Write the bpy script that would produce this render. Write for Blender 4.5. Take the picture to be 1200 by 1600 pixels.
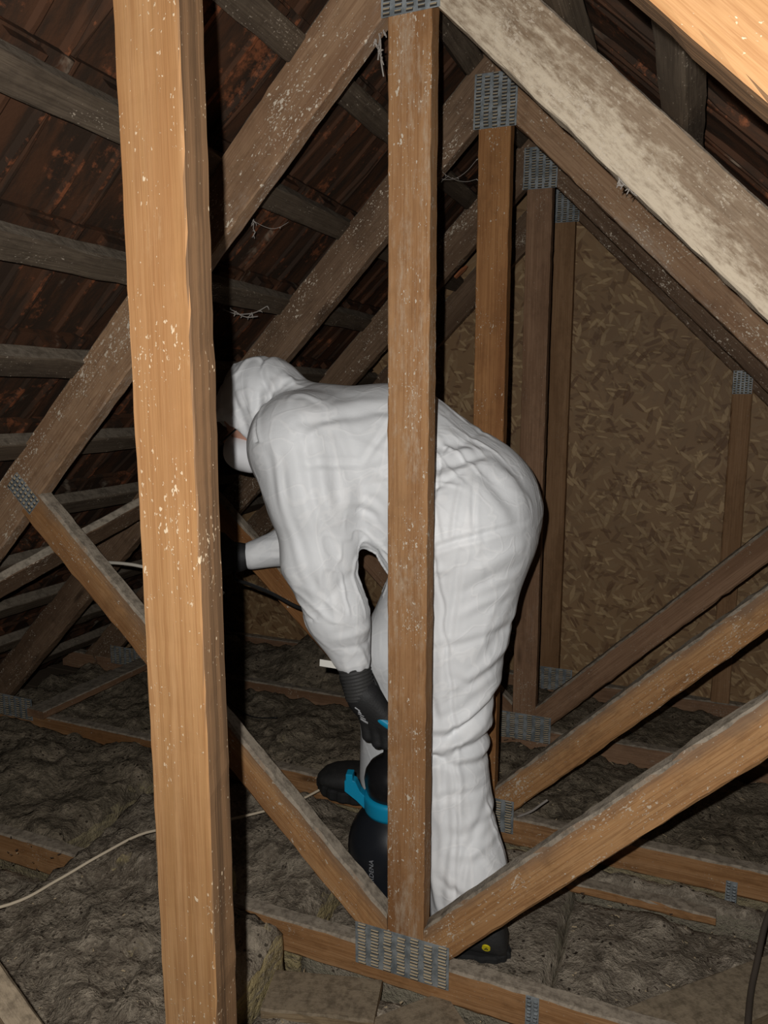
import bpy, bmesh, math, random
import numpy as np
from mathutils import Matrix, Vector

random.seed(7)
rng = np.random.default_rng(7)
for o in list(bpy.data.objects):
    bpy.data.objects.remove(o, do_unlink=True)
scene = bpy.context.scene
COL = scene.collection
PI = math.pi

# ------------------------------------------------------------------ camera, world, flash, exposure
YAW, PITCH = math.radians(22.4), math.radians(8.85)
cam_d = bpy.data.cameras.new('camera')
cam_d.sensor_fit = 'VERTICAL'
cam_d.sensor_height = 24.0
cam_d.lens = 24.0 * 1158.0 / 1600.0
cam_d.clip_start = 0.02
cam = bpy.data.objects.new('camera', cam_d)
cam.location = (0, 0, 0)
cam.rotation_euler = (PI / 2 - PITCH, 0, YAW)
COL.objects.link(cam)
scene.camera = cam

world = bpy.data.worlds.new('world')
scene.world = world
world.use_nodes = True
world.node_tree.nodes['Background'].inputs[0].default_value = (0.55, 0.6, 0.7, 1)
world.node_tree.nodes['Background'].inputs[1].default_value = 0.004

# the phone's flash: beside and a little above the lens
fl_d = bpy.data.lights.new('camera_flash', 'POINT')
fl_d.energy = 59.0
fl_d.shadow_soft_size = 0.004
fl_d.color = (1.0, 0.975, 0.94)
fl = bpy.data.objects.new('camera_flash', fl_d)
fl.location = (-0.027, -0.011, 0.034)
COL.objects.link(fl)

vs = scene.view_settings
vs.view_transform = 'Standard'
vs.look = 'None'
vs.exposure = 0.0
vs.gamma = 1.0
vs.use_curve_mapping = False

# ------------------------------------------------------------------ numpy noise
def _hash(ix, iy, iz, seed):
    n = (ix.astype(np.int64) * 374761393 + iy.astype(np.int64) * 668265263 + iz.astype(np.int64) * 2147483647 + seed * 974711) & 0xffffffff
    n = ((n ^ (n >> 13)) * 1274126177) & 0xffffffff
    n = ((n ^ (n >> 16)) * 2246822519) & 0xffffffff
    return ((n ^ (n >> 15)) & 0xffff) / 65535.0

def vnoise(p, seed=0):
    p = np.asarray(p, float)
    i = np.floor(p).astype(np.int64)
    f = p - i
    f = f * f * f * (f * (f * 6 - 15) + 10)
    r = 0
    for dx in (0, 1):
        wx = f[..., 0] if dx else 1 - f[..., 0]
        for dy in (0, 1):
            wy = f[..., 1] if dy else 1 - f[..., 1]
            for dz in (0, 1):
                wz = f[..., 2] if dz else 1 - f[..., 2]
                r = r + wx * wy * wz * _hash(i[..., 0] + dx, i[..., 1] + dy, i[..., 2] + dz, seed)
    return r * 2 - 1

def fbm(p, oct=4, seed=0, gain=0.5):
    p = np.asarray(p, float)
    r, a = 0, 1.0
    for k in range(oct):
        r = r + a * vnoise(p * (2.03 ** k) + k * 17.3, seed + k)
        a *= gain
    return r

# ------------------------------------------------------------------ object helpers
PM = {}            # world matrix of every object that parents others

def reg(o, M):
    PM[o.name] = M.copy()

def empty(name, loc=(0, 0, 0)):
    o = bpy.data.objects.new(name, None)
    o.empty_display_size = 0.05
    COL.objects.link(o)
    M = Matrix.Translation(Vector(loc))
    o.matrix_basis = M
    reg(o, M)
    return o

def link(name, me, M=None, parent=None):
    o = bpy.data.objects.new(name, me)
    COL.objects.link(o)
    M = M if M is not None else Matrix.Identity(4)
    if parent is not None:
        o.parent = parent
        o.matrix_basis = PM[parent.name].inverted() @ M
    else:
        o.matrix_basis = M
    reg(o, M)
    return o

def tag(o, label=None, cat=None, group=None, kind=None):
    if label: o['label'] = label
    if cat: o['category'] = cat
    if group: o['group'] = group
    if kind: o['kind'] = kind
    return o

def mesh(name, V, F, mats, smooth=False, mi=None):
    me = bpy.data.meshes.new(name)
    me.from_pydata([tuple(map(float, v)) for v in V], [], [tuple(int(i) for i in f) for f in F])
    for m in (mats if isinstance(mats, (list, tuple)) else [mats]):
        me.materials.append(m)
    if smooth:
        me.polygons.foreach_set('use_smooth', [True] * len(me.polygons))
    if mi is not None:
        me.polygons.foreach_set('material_index', mi)
    me.update()
    return me

def frame(p, x, z):
    """matrix with local X along x, local Z close to z"""
    x = Vector(x).normalized()
    z = Vector(z)
    y = z.cross(x).normalized()
    z = x.cross(y).normalized()
    M = Matrix.Identity(4)
    for i in range(3):
        M[i][0], M[i][1], M[i][2], M[i][3] = x[i], y[i], z[i], p[i]
    return M

# ------------------------------------------------------------------ node helpers
class NT:
    def __init__(s, name):
        s.m = bpy.data.materials.new(name)
        s.m.use_nodes = True
        s.t = s.m.node_tree
        s.b = s.t.nodes['Principled BSDF']
        s.out = s.t.nodes['Material Output']
    def n(s, typ, **kw):
        nd = s.t.nodes.new(typ)
        for k, v in kw.items():
            setattr(nd, k, v)
        return nd
    def l(s, a, b):
        s.t.links.new(a, b)
    def val(s, sock, v):
        if hasattr(v, 'links') or isinstance(v, bpy.types.NodeSocket):
            s.l(v, sock)
        else:
            sock.default_value = v
    def math(s, op, a, b=0.0, clamp=False):
        nd = s.n('ShaderNodeMath', operation=op, use_clamp=clamp)
        s.val(nd.inputs[0], a); s.val(nd.inputs[1], b)
        return nd.outputs[0]
    def smooth(s, v, lo, hi):
        nd = s.n('ShaderNodeMapRange', interpolation_type='SMOOTHSTEP')
        s.val(nd.inputs[0], v)
        nd.inputs[1].default_value = lo; nd.inputs[2].default_value = hi
        return nd.outputs[0]
    def mix(s, f, a, b, blend='MIX'):
        nd = s.n('ShaderNodeMix', data_type='RGBA', blend_type=blend)
        s.val(nd.inputs[0], f)
        for k, v in ((6, a), (7, b)):
            if isinstance(v, (tuple, list)):
                nd.inputs[k].default_value = (*v[:3], 1)
            else:
                s.l(v, nd.inputs[k])
        return nd.outputs[2]
    def coords(s, scale=(1, 1, 1), rot=(0, 0, 0), rand=7.0, src='Object'):
        tc = s.n('ShaderNodeTexCoord')
        c = tc.outputs[src]
        if rand:
            oi = s.n('ShaderNodeObjectInfo')
            ad = s.n('ShaderNodeVectorMath', operation='ADD')
            s.l(c, ad.inputs[0])
            s.l(s.math('MULTIPLY', oi.outputs['Random'], rand), ad.inputs[1])
            c = ad.outputs[0]
        if any(rot):
            mr = s.n('ShaderNodeMapping')
            mr.inputs['Rotation'].default_value = rot
            s.l(c, mr.inputs[0])
            c = mr.outputs[0]
        mp = s.n('ShaderNodeMapping')
        mp.inputs['Scale'].default_value = scale
        s.l(c, mp.inputs[0])
        return mp.outputs[0]
    def noise(s, vec, scale=1.0, detail=4.0, rough=0.55, dist=0.0):
        nd = s.n('ShaderNodeTexNoise')
        s.l(vec, nd.inputs['Vector'])
        nd.inputs['Scale'].default_value = scale
        nd.inputs['Detail'].default_value = detail
        nd.inputs['Roughness'].default_value = rough
        nd.inputs['Distortion'].default_value = dist
        return nd.outputs[0]
    def voro(s, vec, scale=1.0, feat='F1', rnd=1.0):
        nd = s.n('ShaderNodeTexVoronoi', feature=feat)
        s.l(vec, nd.inputs['Vector'])
        nd.inputs['Scale'].default_value = scale
        nd.inputs['Randomness'].default_value = rnd
        return nd
    def bump(s, h, strength=0.3, dist=0.01, prev=None):
        nd = s.n('ShaderNodeBump')
        s.l(h, nd.inputs['Height'])
        nd.inputs['Strength'].default_value = strength
        nd.inputs['Distance'].default_value = dist
        if prev is not None:
            s.l(prev, nd.inputs['Normal'])
        return nd.outputs[0]
    def done(s, col, rough=0.8, nrm=None, spec=0.25, metal=0.0):
        s.val(s.b.inputs['Base Color'], col if not isinstance(col, tuple) else (*col[:3], 1))
        s.val(s.b.inputs['Roughness'], rough)
        s.b.inputs['Specular IOR Level'].default_value = spec
        s.val(s.b.inputs['Metallic'], metal)
        if nrm is not None:
            s.l(nrm, s.b.inputs['Normal'])
        return s.m

def wood(name, base, dark, light, pale=(0.62, 0.55, 0.44), pale_amt=0.0, speck=0.25, dirt=0.2, dust=(0.33, 0.285, 0.225), dust_amt=0.92, grain=1.0, speck_col=(0.55, 0.47, 0.37), side=None, pale_z=0.0, top_grime=0.0, fleck=0.0):
    t = NT(name)
    tc = t.n('ShaderNodeTexCoord')
    lo_ = t.n('ShaderNodeSeparateXYZ'); t.l(tc.outputs['Object'], lo_.inputs[0])
    ln_ = t.n('ShaderNodeSeparateXYZ'); t.l(tc.outputs['Normal'], ln_.inputs[0])
    big = t.noise(t.coords((1.1, 10, 10)), 1.0, 3, 0.5, 0.6)
    rings = t.noise(t.coords((1.3, 55, 55)), 1.0, 4, 0.65, 0.9)
    fine = t.noise(t.coords((7, 330, 330)), 1.0, 3, 0.65)
    c = t.mix(t.smooth(rings, 0.36, 0.66), base, light)
    c = t.mix(t.math('MULTIPLY', t.smooth(big, 0.46, 0.70), 0.75 * grain), c, dark)
    c = t.mix(t.math('MULTIPLY', t.smooth(fine, 0.44, 0.64), 0.55 * grain), c, dark)
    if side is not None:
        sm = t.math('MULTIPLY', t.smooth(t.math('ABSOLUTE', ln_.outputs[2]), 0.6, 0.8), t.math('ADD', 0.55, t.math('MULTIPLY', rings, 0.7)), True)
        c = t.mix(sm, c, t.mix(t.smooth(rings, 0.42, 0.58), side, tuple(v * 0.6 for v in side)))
    # knots
    kn = t.voro(t.coords((3.2, 13, 13)), 1.0)
    k = t.math('SUBTRACT', 1.0, t.smooth(kn.outputs['Distance'], 0.03, 0.17))
    kr = t.n('ShaderNodeSeparateColor'); t.l(kn.outputs['Color'], kr.inputs[0])
    k = t.math('MULTIPLY', k, t.smooth(kr.outputs[0], 0.72, 0.76))
    c = t.mix(t.math('MULTIPLY', k, 0.75), c, tuple(v * 0.35 for v in dark))
    # grime patches
    gr = t.noise(t.coords((5, 11, 11)), 1.0, 6, 0.66, 0.5)
    gf = t.noise(t.coords((38, 60, 60)), 1.0, 4, 0.7)
    gm = t.math('ADD', t.math('MULTIPLY', gr, 0.65), t.math('MULTIPLY', gf, 0.35))
    c = t.mix(t.math('MULTIPLY', t.smooth(gm, 0.47, 0.64), dirt), c, tuple(v * 0.5 for v in dark))
    if top_grime > 0:
        tg = t.smooth(t.math('ADD', lo_.outputs[2], t.math('MULTIPLY', t.math('SUBTRACT', gr, 0.5), 0.06)), 0.006, 0.036)
        c = t.mix(t.math('MULTIPLY', tg, top_grime), c, (0.17, 0.12, 0.085))
    # pale chalky bloom
    if pale_amt > 0:
        pl = t.noise(t.coords((2.4, 18, 18)), 1.0, 6, 0.70, 0.5)
        pf = t.noise(t.coords((45, 130, 130)), 1.0, 4, 0.72)
        pm = t.math('ADD', t.math('MULTIPLY', pl, 0.62), t.math('MULTIPLY', pf, 0.38))
        if pale_z:
            pm = t.math('SUBTRACT', pm, t.math('MULTIPLY', lo_.outputs[2], pale_z))
        lo = 0.66 - 0.34 * pale_amt
        c = t.mix(t.math('MULTIPLY', t.smooth(pm, lo, lo + 0.20), min(1.0, 0.45 + pale_amt * 0.55)), c, pale)
    # dust flecks: irregular, clustered
    den = t.noise(t.coords((7, 15, 15)), 1.0, 4, 0.65)
    f1 = t.noise(t.coords((85, 150, 150)), 1.0, 2, 0.5)
    s1 = t.smooth(t.math('ADD', f1, t.math('MULTIPLY', t.math('SUBTRACT', den, 0.5), 0.5)), 0.725 - fleck, 0.75 - fleck)
    f2 = t.noise(t.coords((190, 330, 330)), 1.0, 2, 0.5)
    s2 = t.math('MULTIPLY', t.smooth(t.math('ADD', f2, t.math('MULTIPLY', t.math('SUBTRACT', den, 0.5), 0.6)), 0.70 - fleck, 0.74 - fleck), 0.8)
    s = t.math('MAXIMUM', s1, s2)
    c = t.mix(t.math('MULTIPLY', s, min(1.0, speck * 2.0)), c, speck_col)
    # settled dust on upward faces
    ge = t.n('ShaderNodeNewGeometry')
    sx = t.n('ShaderNodeSeparateXYZ'); t.l(ge.outputs['Normal'], sx.inputs[0])
    dn = t.noise(t.coords((60, 60, 60)), 1.0, 4, 0.7)
    up = t.math('ADD', sx.outputs[2], t.math('MULTIPLY', t.math('SUBTRACT', dn, 0.5), 0.35))
    dm = t.smooth(up, 0.25, 0.5)
    dcol = t.mix(t.smooth(dn, 0.40, 0.68), dust, tuple(v * 0.5 for v in dust))
    c = t.mix(t.math('MULTIPLY', dm, dust_amt), c, dcol)
    h = t.math('ADD', t.math('MULTIPLY', fine, 0.6), t.math('MULTIPLY', rings, 0.4))
    h = t.math('ADD', h, t.math('MULTIPLY', s, 0.8))
    h = t.math('ADD', h, t.math('MULTIPLY', t.math('MULTIPLY', dn, dm), 2.0))
    return t.done(c, 0.75, t.bump(h, 0.40, 0.0025), 0.18)

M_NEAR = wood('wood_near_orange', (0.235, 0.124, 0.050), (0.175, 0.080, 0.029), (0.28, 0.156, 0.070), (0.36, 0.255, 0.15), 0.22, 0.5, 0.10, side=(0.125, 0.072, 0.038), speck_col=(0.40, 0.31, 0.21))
M_POST = wood('wood_post_chalky', (0.32, 0.168, 0.075), (0.21, 0.095, 0.036), (0.37, 0.205, 0.095), (0.45, 0.35, 0.25), 0.56, 0.6, 0.25, fleck=0.03)
M_WEB = wood('wood_web_tan', (0.38, 0.198, 0.082), (0.21, 0.095, 0.036), (0.43, 0.245, 0.112), (0.36, 0.27, 0.18), 0.12, 0.4, 0.35, top_grime=0.62, fleck=0.03)
M_CHORD = wood('wood_chord_orange', (0.33, 0.170, 0.072), (0.19, 0.085, 0.03), (0.38, 0.21, 0.098), (0.36, 0.27, 0.18), 0.10, 0.3, 0.35)
M_RAFT = wood('wood_rafter_brown', (0.285, 0.175, 0.100), (0.17, 0.090, 0.048), (0.33, 0.21, 0.125), (0.36, 0.29, 0.23), 0.30, 0.8, 0.40, pale_z=1.8, fleck=0.032)
M_WHITE = wood('wood_rafter_whitewashed', (0.235, 0.168, 0.110), (0.15, 0.10, 0.062), (0.28, 0.205, 0.14), (0.60, 0.51, 0.385), 0.70, 0.3, 0.30, dust=(0.28, 0.23, 0.18), pale_z=2.0, fleck=0.03)
M_MID = wood('wood_mid_brown', (0.31, 0.150, 0.057), (0.18, 0.072, 0.024), (0.36, 0.18, 0.07), (0.36, 0.27, 0.18), 0.05, 0.4, 0.3)
M_FAR = wood('wood_far_brown', (0.26, 0.150, 0.088), (0.16, 0.085, 0.045), (0.31, 0.185, 0.11), (0.40, 0.33, 0.27), 0.28, 0.3, 0.3)
M_GABLE = wood('wood_gable_frame', (0.30, 0.17, 0.085), (0.20, 0.105, 0.048), (0.34, 0.20, 0.105), (0.40, 0.33, 0.24), 0.05, 0.1, 0.3)
M_DUSKY = wood('wood_dark_rafter', (0.17, 0.108, 0.066), (0.095, 0.055, 0.032), (0.21, 0.135, 0.085), (0.36, 0.30, 0.25), 0.20, 0.7, 0.4, pale_z=1.4, fleck=0.035)
M_BATTEN = wood('wood_batten_grey', (0.085, 0.064, 0.044), (0.045, 0.032, 0.023), (0.115, 0.088, 0.062), (0.28, 0.24, 0.19), 0.10, 0.25, 0.4, dust_amt=0.4)
M_SCRAP = wood('wood_scrap_dusty', (0.25, 0.18, 0.105), (0.14, 0.095, 0.057), (0.31, 0.23, 0.14), (0.36, 0.30, 0.20), 0.2, 0.2, 0.5, dust=(0.25, 0.20, 0.14), dust_amt=0.8)

def m_tile(name, rib):
    t = NT(name)
    n1 = t.noise(t.coords((9, 9, 9)), 1.0, 6, 0.68, 0.3)
    n2 = t.noise(t.coords((5, 22, 22)), 1.0, 5, 0.65)
    n3 = t.noise(t.coords((60, 60, 60)), 1.0, 4, 0.7)
    c = t.mix(t.smooth(n2, 0.40, 0.62), (0.030, 0.019, 0.013), (0.062, 0.029, 0.016))
    mk = t.math('ADD', t.math('MULTIPLY', n1, 0.65), t.math('MULTIPLY', n3, 0.35))
    lo = 0.49 if rib else 0.548
    c = t.mix(t.math('MULTIPLY', t.smooth(mk, lo, lo + 0.10), 0.85 if rib else 0.8), c, (0.22, 0.075, 0.033))
    wh = t.noise(t.coords((6.3, 8.1, 6.3)), 1.0, 5, 0.6, 0.6)
    c = t.mix(t.math('MULTIPLY', t.smooth(wh, 0.62, 0.70), 0.5), c, (0.22, 0.18, 0.135))
    return t.done(c, 0.85, t.bump(n3, 0.4, 0.003), 0.1)
M_TILE = m_tile('clay_tile_sooty', False)
M_TILERIB = m_tile('clay_tile_rib_worn', True)
t = NT('clay_raw_orange')
M_CLAY = t.done(t.mix(t.noise(t.coords((40, 40, 40))), (0.42, 0.14, 0.055), (0.55, 0.22, 0.10)), 0.8)

def m_osb():
    t = NT('osb_flakes')
    cols = []
    base = t.noise(t.coords((3, 3, 3), rand=3.0), 1.0, 3, 0.5)
    col = t.mix(base, (0.24, 0.140, 0.066), (0.34, 0.212, 0.104))
    hsum = base
    for i, (ang, sx, sy, thr) in enumerate(((0.35, 14, 60, 0.55), (1.35, 13, 52, 0.6), (-0.7, 17, 66, 0.62), (2.1, 20, 80, 0.66), (0.9, 15, 55, 0.7), (-0.15, 24, 90, 0.72))):
        v = t.voro(t.coords((sx, 1, sy), (0, ang, 0), rand=3.0 + i), 1.0)
        sr = t.n('ShaderNodeSeparateColor'); t.l(v.outputs['Color'], sr.inputs[0])
        mask = t.math('MULTIPLY', t.smooth(sr.outputs[0], thr, thr + 0.02), t.math('SUBTRACT', 1.0, t.smooth(v.outputs['Distance'], 0.40, 0.55)))
        fc = t.mix(sr.outputs[1], (0.18, 0.10, 0.046), (0.52, 0.36, 0.19))
        fc = t.mix(t.smooth(sr.outputs[2], 0.75, 0.85), fc, (0.17, 0.09, 0.042))
        col = t.mix(t.math('MULTIPLY', mask, 0.85), col, fc)
        hsum = t.math('ADD', hsum, t.math('MULTIPLY', mask, t.math('SUBTRACT', sr.outputs[1], 0.3)))
    st = t.noise(t.coords((2, 2, 2), rand=3.0), 1.0, 5, 0.6, 0.5)
    col = t.mix(t.math('MULTIPLY', t.smooth(st, 0.5, 0.75), 0.45), col, (0.15, 0.09, 0.045))
    return t.done(col, 0.62, t.bump(hsum, 0.5, 0.004), 0.35)
M_OSB = m_osb()

def m_wool(name, a, b, cut, speck=0.8):
    t = NT(name)
    n1 = t.noise(t.coords((7, 7, 7)), 1.0, 6, 0.65, 0.6)
    n2 = t.noise(t.coords((45, 45, 45)), 1.0, 5, 0.7, 0.5)
    n3 = t.noise(t.coords((160, 160, 160)), 1.0, 3, 0.7)
    c = t.mix(t.smooth(t.math('ADD', t.math('MULTIPLY', n1, 0.55), t.math('MULTIPLY', n2, 0.45)), 0.38, 0.62), a, b)
    c = t.mix(t.smooth(n3, 0.55, 0.72), c, tuple(v * 1.35 for v in b))
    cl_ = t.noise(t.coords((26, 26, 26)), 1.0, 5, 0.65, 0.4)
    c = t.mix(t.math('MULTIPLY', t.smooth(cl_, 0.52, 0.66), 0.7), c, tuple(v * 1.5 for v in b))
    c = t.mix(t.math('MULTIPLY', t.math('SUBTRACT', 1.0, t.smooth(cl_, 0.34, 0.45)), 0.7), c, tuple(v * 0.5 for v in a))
    dk = t.voro(t.coords((110, 110, 110)), 1.0)
    dr = t.n('ShaderNodeSeparateColor'); t.l(dk.outputs['Color'], dr.inputs[0])
    dm = t.math('MULTIPLY', t.smooth(dr.outputs[0], 0.80, 0.84), t.math('SUBTRACT', 1.0, t.smooth(dk.outputs['Distance'], 0.3, 0.5)))
    dm = t.math('MULTIPLY', dm, t.smooth(n1, 0.42, 0.60))
    c = t.mix(t.math('MULTIPLY', dm, speck), c, (0.028, 0.02, 0.014))
    ge = t.n('ShaderNodeNewGeometry')
    sx = t.n('ShaderNodeSeparateXYZ'); t.l(ge.outputs['True Normal'], sx.inputs[0])
    side = t.math('SUBTRACT', 1.0, t.smooth(t.math('ADD', sx.outputs[2], t.math('MULTIPLY', t.math('SUBTRACT', n2, 0.5), 0.6)), 0.25, 0.5))
    fib = t.noise(t.coords((20, 20, 120)), 1.0, 4, 0.65)
    c = t.mix(t.math('MULTIPLY', side, t.smooth(fib, 0.3, 0.6)), c, cut)
    h = t.math('ADD', t.math('ADD', t.math('MULTIPLY', n2, 1.2), t.math('MULTIPLY', n3, 0.6)), t.math('MULTIPLY', cl_, 1.5))
    return t.done(c, 0.95, t.bump(h, 0.9, 0.012), 0.08)
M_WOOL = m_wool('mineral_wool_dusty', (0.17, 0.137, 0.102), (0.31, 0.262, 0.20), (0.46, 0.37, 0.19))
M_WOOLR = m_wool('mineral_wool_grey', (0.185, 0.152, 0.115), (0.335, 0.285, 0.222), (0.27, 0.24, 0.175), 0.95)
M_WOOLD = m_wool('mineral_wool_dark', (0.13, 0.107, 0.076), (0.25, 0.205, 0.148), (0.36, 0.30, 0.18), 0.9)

def m_plate():
    t = NT('galvanised_steel')
    n = t.noise(t.coords((40, 40, 40)), 1.0, 5, 0.6)
    n2 = t.noise(t.coords((220, 220, 220)), 1.0, 3, 0.6)
    c = t.mix(t.smooth(n, 0.35, 0.65), (0.15, 0.17, 0.18), (0.31, 0.335, 0.345))
    c = t.mix(t.math('MULTIPLY', t.smooth(n2, 0.55, 0.75), 0.5), c, (0.30, 0.27, 0.21))
    return t.done(c, 0.55, t.bump(n2, 0.2, 0.002), 0.5, 0.25)
M_STEEL = m_plate()
t = NT('punched_tooth_dusty')
M_TOOTH = t.done(t.mix(t.noise(t.coords((90, 90, 90)), 1.0, 3), (0.33, 0.25, 0.155), (0.52, 0.43, 0.29)), 0.7, None, 0.3)
t = NT('slot_dark')
M_SLOT = t.done((0.03, 0.027, 0.024), 0.8)

def m_suit():
    t = NT('white_coverall_fabric')
    def crease(vec, lo):
        n = t.noise(vec, 1.0, 2, 0.5, 0.6)
        d = t.math('ABSOLUTE', t.math('SUBTRACT', n, 0.5))
        return t.math('SUBTRACT', 1.0, t.smooth(d, 0.0, lo))
    a = crease(t.coords((10, 10, 2.6), (0.2, 0.12, 0.1), rand=0), 0.05)
    b = crease(t.coords((3.2, 14, 14), (0.1, 0.45, 0.15), rand=0), 0.045)
    g_ = crease(t.coords((24, 24, 24), rand=0), 0.04)
    f = t.noise(t.coords((420, 420, 420), rand=0), 1.0, 2, 0.5)
    h = t.math('ADD', t.math('MULTIPLY', a, 0.8), t.math('MULTIPLY', b, 0.8))
    h = t.math('ADD', h, t.math('MULTIPLY', g_, 0.15))
    n = t.bump(h, 0.13, 0.004)
    n = t.bump(f, 0.05, 0.001, n)
    c = t.mix(t.smooth(h, 0.45, 0.8), (0.80, 0.815, 0.83), (0.85, 0.86, 0.87))
    m = t.done(c, 0.55, n, 0.35)
    t.b.inputs['Subsurface Weight'].default_value = 0.0
    return m
M_SUIT = m_suit()
t = NT('mask_white'); M_MASK = t.done((0.80, 0.80, 0.82), 0.7)
t = NT('skin')
M_SKIN = t.done(t.mix(t.noise(t.coords((30, 30, 30), rand=0)), (0.50, 0.255, 0.18), (0.60, 0.34, 0.25)), 0.5, None, 0.4)
def m_glove(name, a, b, sc):
    t = NT(name)
    n = t.noise(t.coords((sc, sc, sc), rand=0), 1.0, 3, 0.6)
    n2 = t.noise(t.coords((25, 25, 25), rand=0), 1.0, 3, 0.6)
    return t.done(t.mix(n2, a, b), 0.6, t.bump(n, 0.4, 0.002), 0.35)
M_GLOVE = m_glove('glove_black_coating', (0.012, 0.012, 0.013), (0.028, 0.028, 0.028), 240)
M_KNIT = m_glove('glove_grey_knit', (0.032, 0.032, 0.032), (0.055, 0.054, 0.052), 420)
t = NT('print_white'); M_PRINT = t.done((0.55, 0.56, 0.58), 0.6)
t = NT('tag_white'); M_TAG = t.done((0.78, 0.76, 0.7), 0.7)
t = NT('tank_black_plastic')
M_TANK = t.done((0.012, 0.014, 0.018), t.math('ADD', 0.24, t.math('MULTIPLY', t.noise(t.coords((30, 30, 30)), 1.0, 3), 0.2)), t.bump(t.noise(t.coords((300, 300, 300)), 1.0, 2), 0.05, 0.001), 0.5)
t = NT('funnel_black_plastic'); M_FUNNEL = t.done((0.009, 0.009, 0.010), 0.32, None, 0.5)
t = NT('cyan_blue_plastic'); M_BLUE = t.done((0.004, 0.26, 0.45), 0.38, None, 0.5)
t = NT('lettering_grey'); M_LETTER = t.done((0.30, 0.31, 0.33), 0.5)
t = NT('shoe_black_leather')
M_SHOE = t.done(t.mix(t.noise(t.coords((60, 60, 60)), 1.0, 3), (0.018, 0.018, 0.019), (0.045, 0.044, 0.042)), 0.6, t.bump(t.noise(t.coords((260, 260, 260)), 1.0, 3), 0.35, 0.002), 0.35)
t = NT('shoe_sole_rubber'); M_SOLE = t.done((0.02, 0.02, 0.02), 0.7)
t = NT('yellow_badge'); M_YEL = t.done((0.75, 0.62, 0.02), 0.5)
t = NT('cable_white'); M_CWHITE = t.done((0.62, 0.58, 0.50), 0.5)
t = NT('cord_cream'); M_CORD = t.done((0.64, 0.54, 0.40), 0.8)
t = NT('cable_black'); M_CBLACK = t.done((0.02, 0.02, 0.02), 0.35)
t = NT('cable_grey_brown'); M_CGREY = t.done((0.075, 0.06, 0.048), 0.6)
t = NT('cobweb_grey'); M_WEBDUST = t.done((0.30, 0.27, 0.24), 0.9)
t = NT('floor_board')
M_FLOOR = t.done(t.mix(t.noise(t.coords((3, 30, 3))), (0.09, 0.065, 0.045), (0.15, 0.11, 0.075)), 0.9)
t = NT('debris_chips')
M_CHIP = t.done((0.42, 0.33, 0.21), 0.8)
t = NT('debris_dark')
M_CHIPD = t.done((0.05, 0.035, 0.025), 0.8)

# ------------------------------------------------------------------ timber
def timber_mesh(name, L, w, t, mat, cut0=0.0, cut1=0.0, rough=0.0014, cham=0.004, seed=0, seg=None):
    """length along X, w along Z, t along Y; cut0/cut1 shear the ends: x += cut*z"""
    seg = seg or max(6, int(L / 0.022))
    h, d, c = w / 2, t / 2, cham
    prof = [(-d + c, -h), (d - c, -h), (d, -h + c), (d, h - c), (d - c, h), (-d + c, h), (-d, h - c), (-d, -h + c)]
    V, F = [], []
    r = np.random.default_rng(seed + 11)
    ph = r.uniform(0, 50, 3)
    for i in range(seg + 1):
        s = i / seg
        for k, (y, z) in enumerate(prof):
            x = -L / 2 + L * s
            x += (cut0 * (1 - s) + cut1 * s) * z
            jy, jz = r.normal(0, rough * 0.42, 2)
            jz += rough * 0.45 * math.sin(s * L * 9 + ph[0] + k // 2) * (0.6 + 0.4 * math.sin(s * L * 31 + ph[1]))
            V.append((x, y + jy * 0.6, z + jz))
    n = len(prof)
    for i in range(seg):
        for k in range(n):
            a, b = i * n + k, i * n + (k + 1) % n
            F.append((a, b, b + n, a + n))
    F.append(tuple(range(n)))
    F.append(tuple(seg * n + k for k in reversed(range(n))))
    return mesh(name, V, F, mat)

_seed = [100]
def timber(name, a, b, w, t, mat, parent=None, zdir=None, cut0=0.0, cut1=0.0, **kw):
    """beam between the centre line points a and b; local Y is the depth (t), local Z the width (w)"""
    a, b = Vector(a), Vector(b)
    x = (b - a)
    if zdir is None:
        zdir = Vector((0, 1, 0)).cross(x) * -1       # keeps local Y on world Y
    M = frame((a + b) / 2, x, zdir)
    _seed[0] += 1
    me = timber_mesh(name, x.length, w, t, mat, cut0, cut1, seed=_seed[0], **kw)
    return link(name, me, M, parent)

def box_mesh(name, sx, sy, sz, mat, bevel=0.0):
    bm = bmesh.new()
    bmesh.ops.create_cube(bm, size=1.0)
    bmesh.ops.scale(bm, vec=(sx, sy, sz), verts=bm.verts)
    if bevel:
        bmesh.ops.bevel(bm, geom=bm.edges[:], offset=bevel, segments=2, affect='EDGES', profile=0.5)
    me = bpy.data.meshes.new(name); bm.to_mesh(me); bm.free()
    me.materials.append(mat)
    return me

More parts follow.
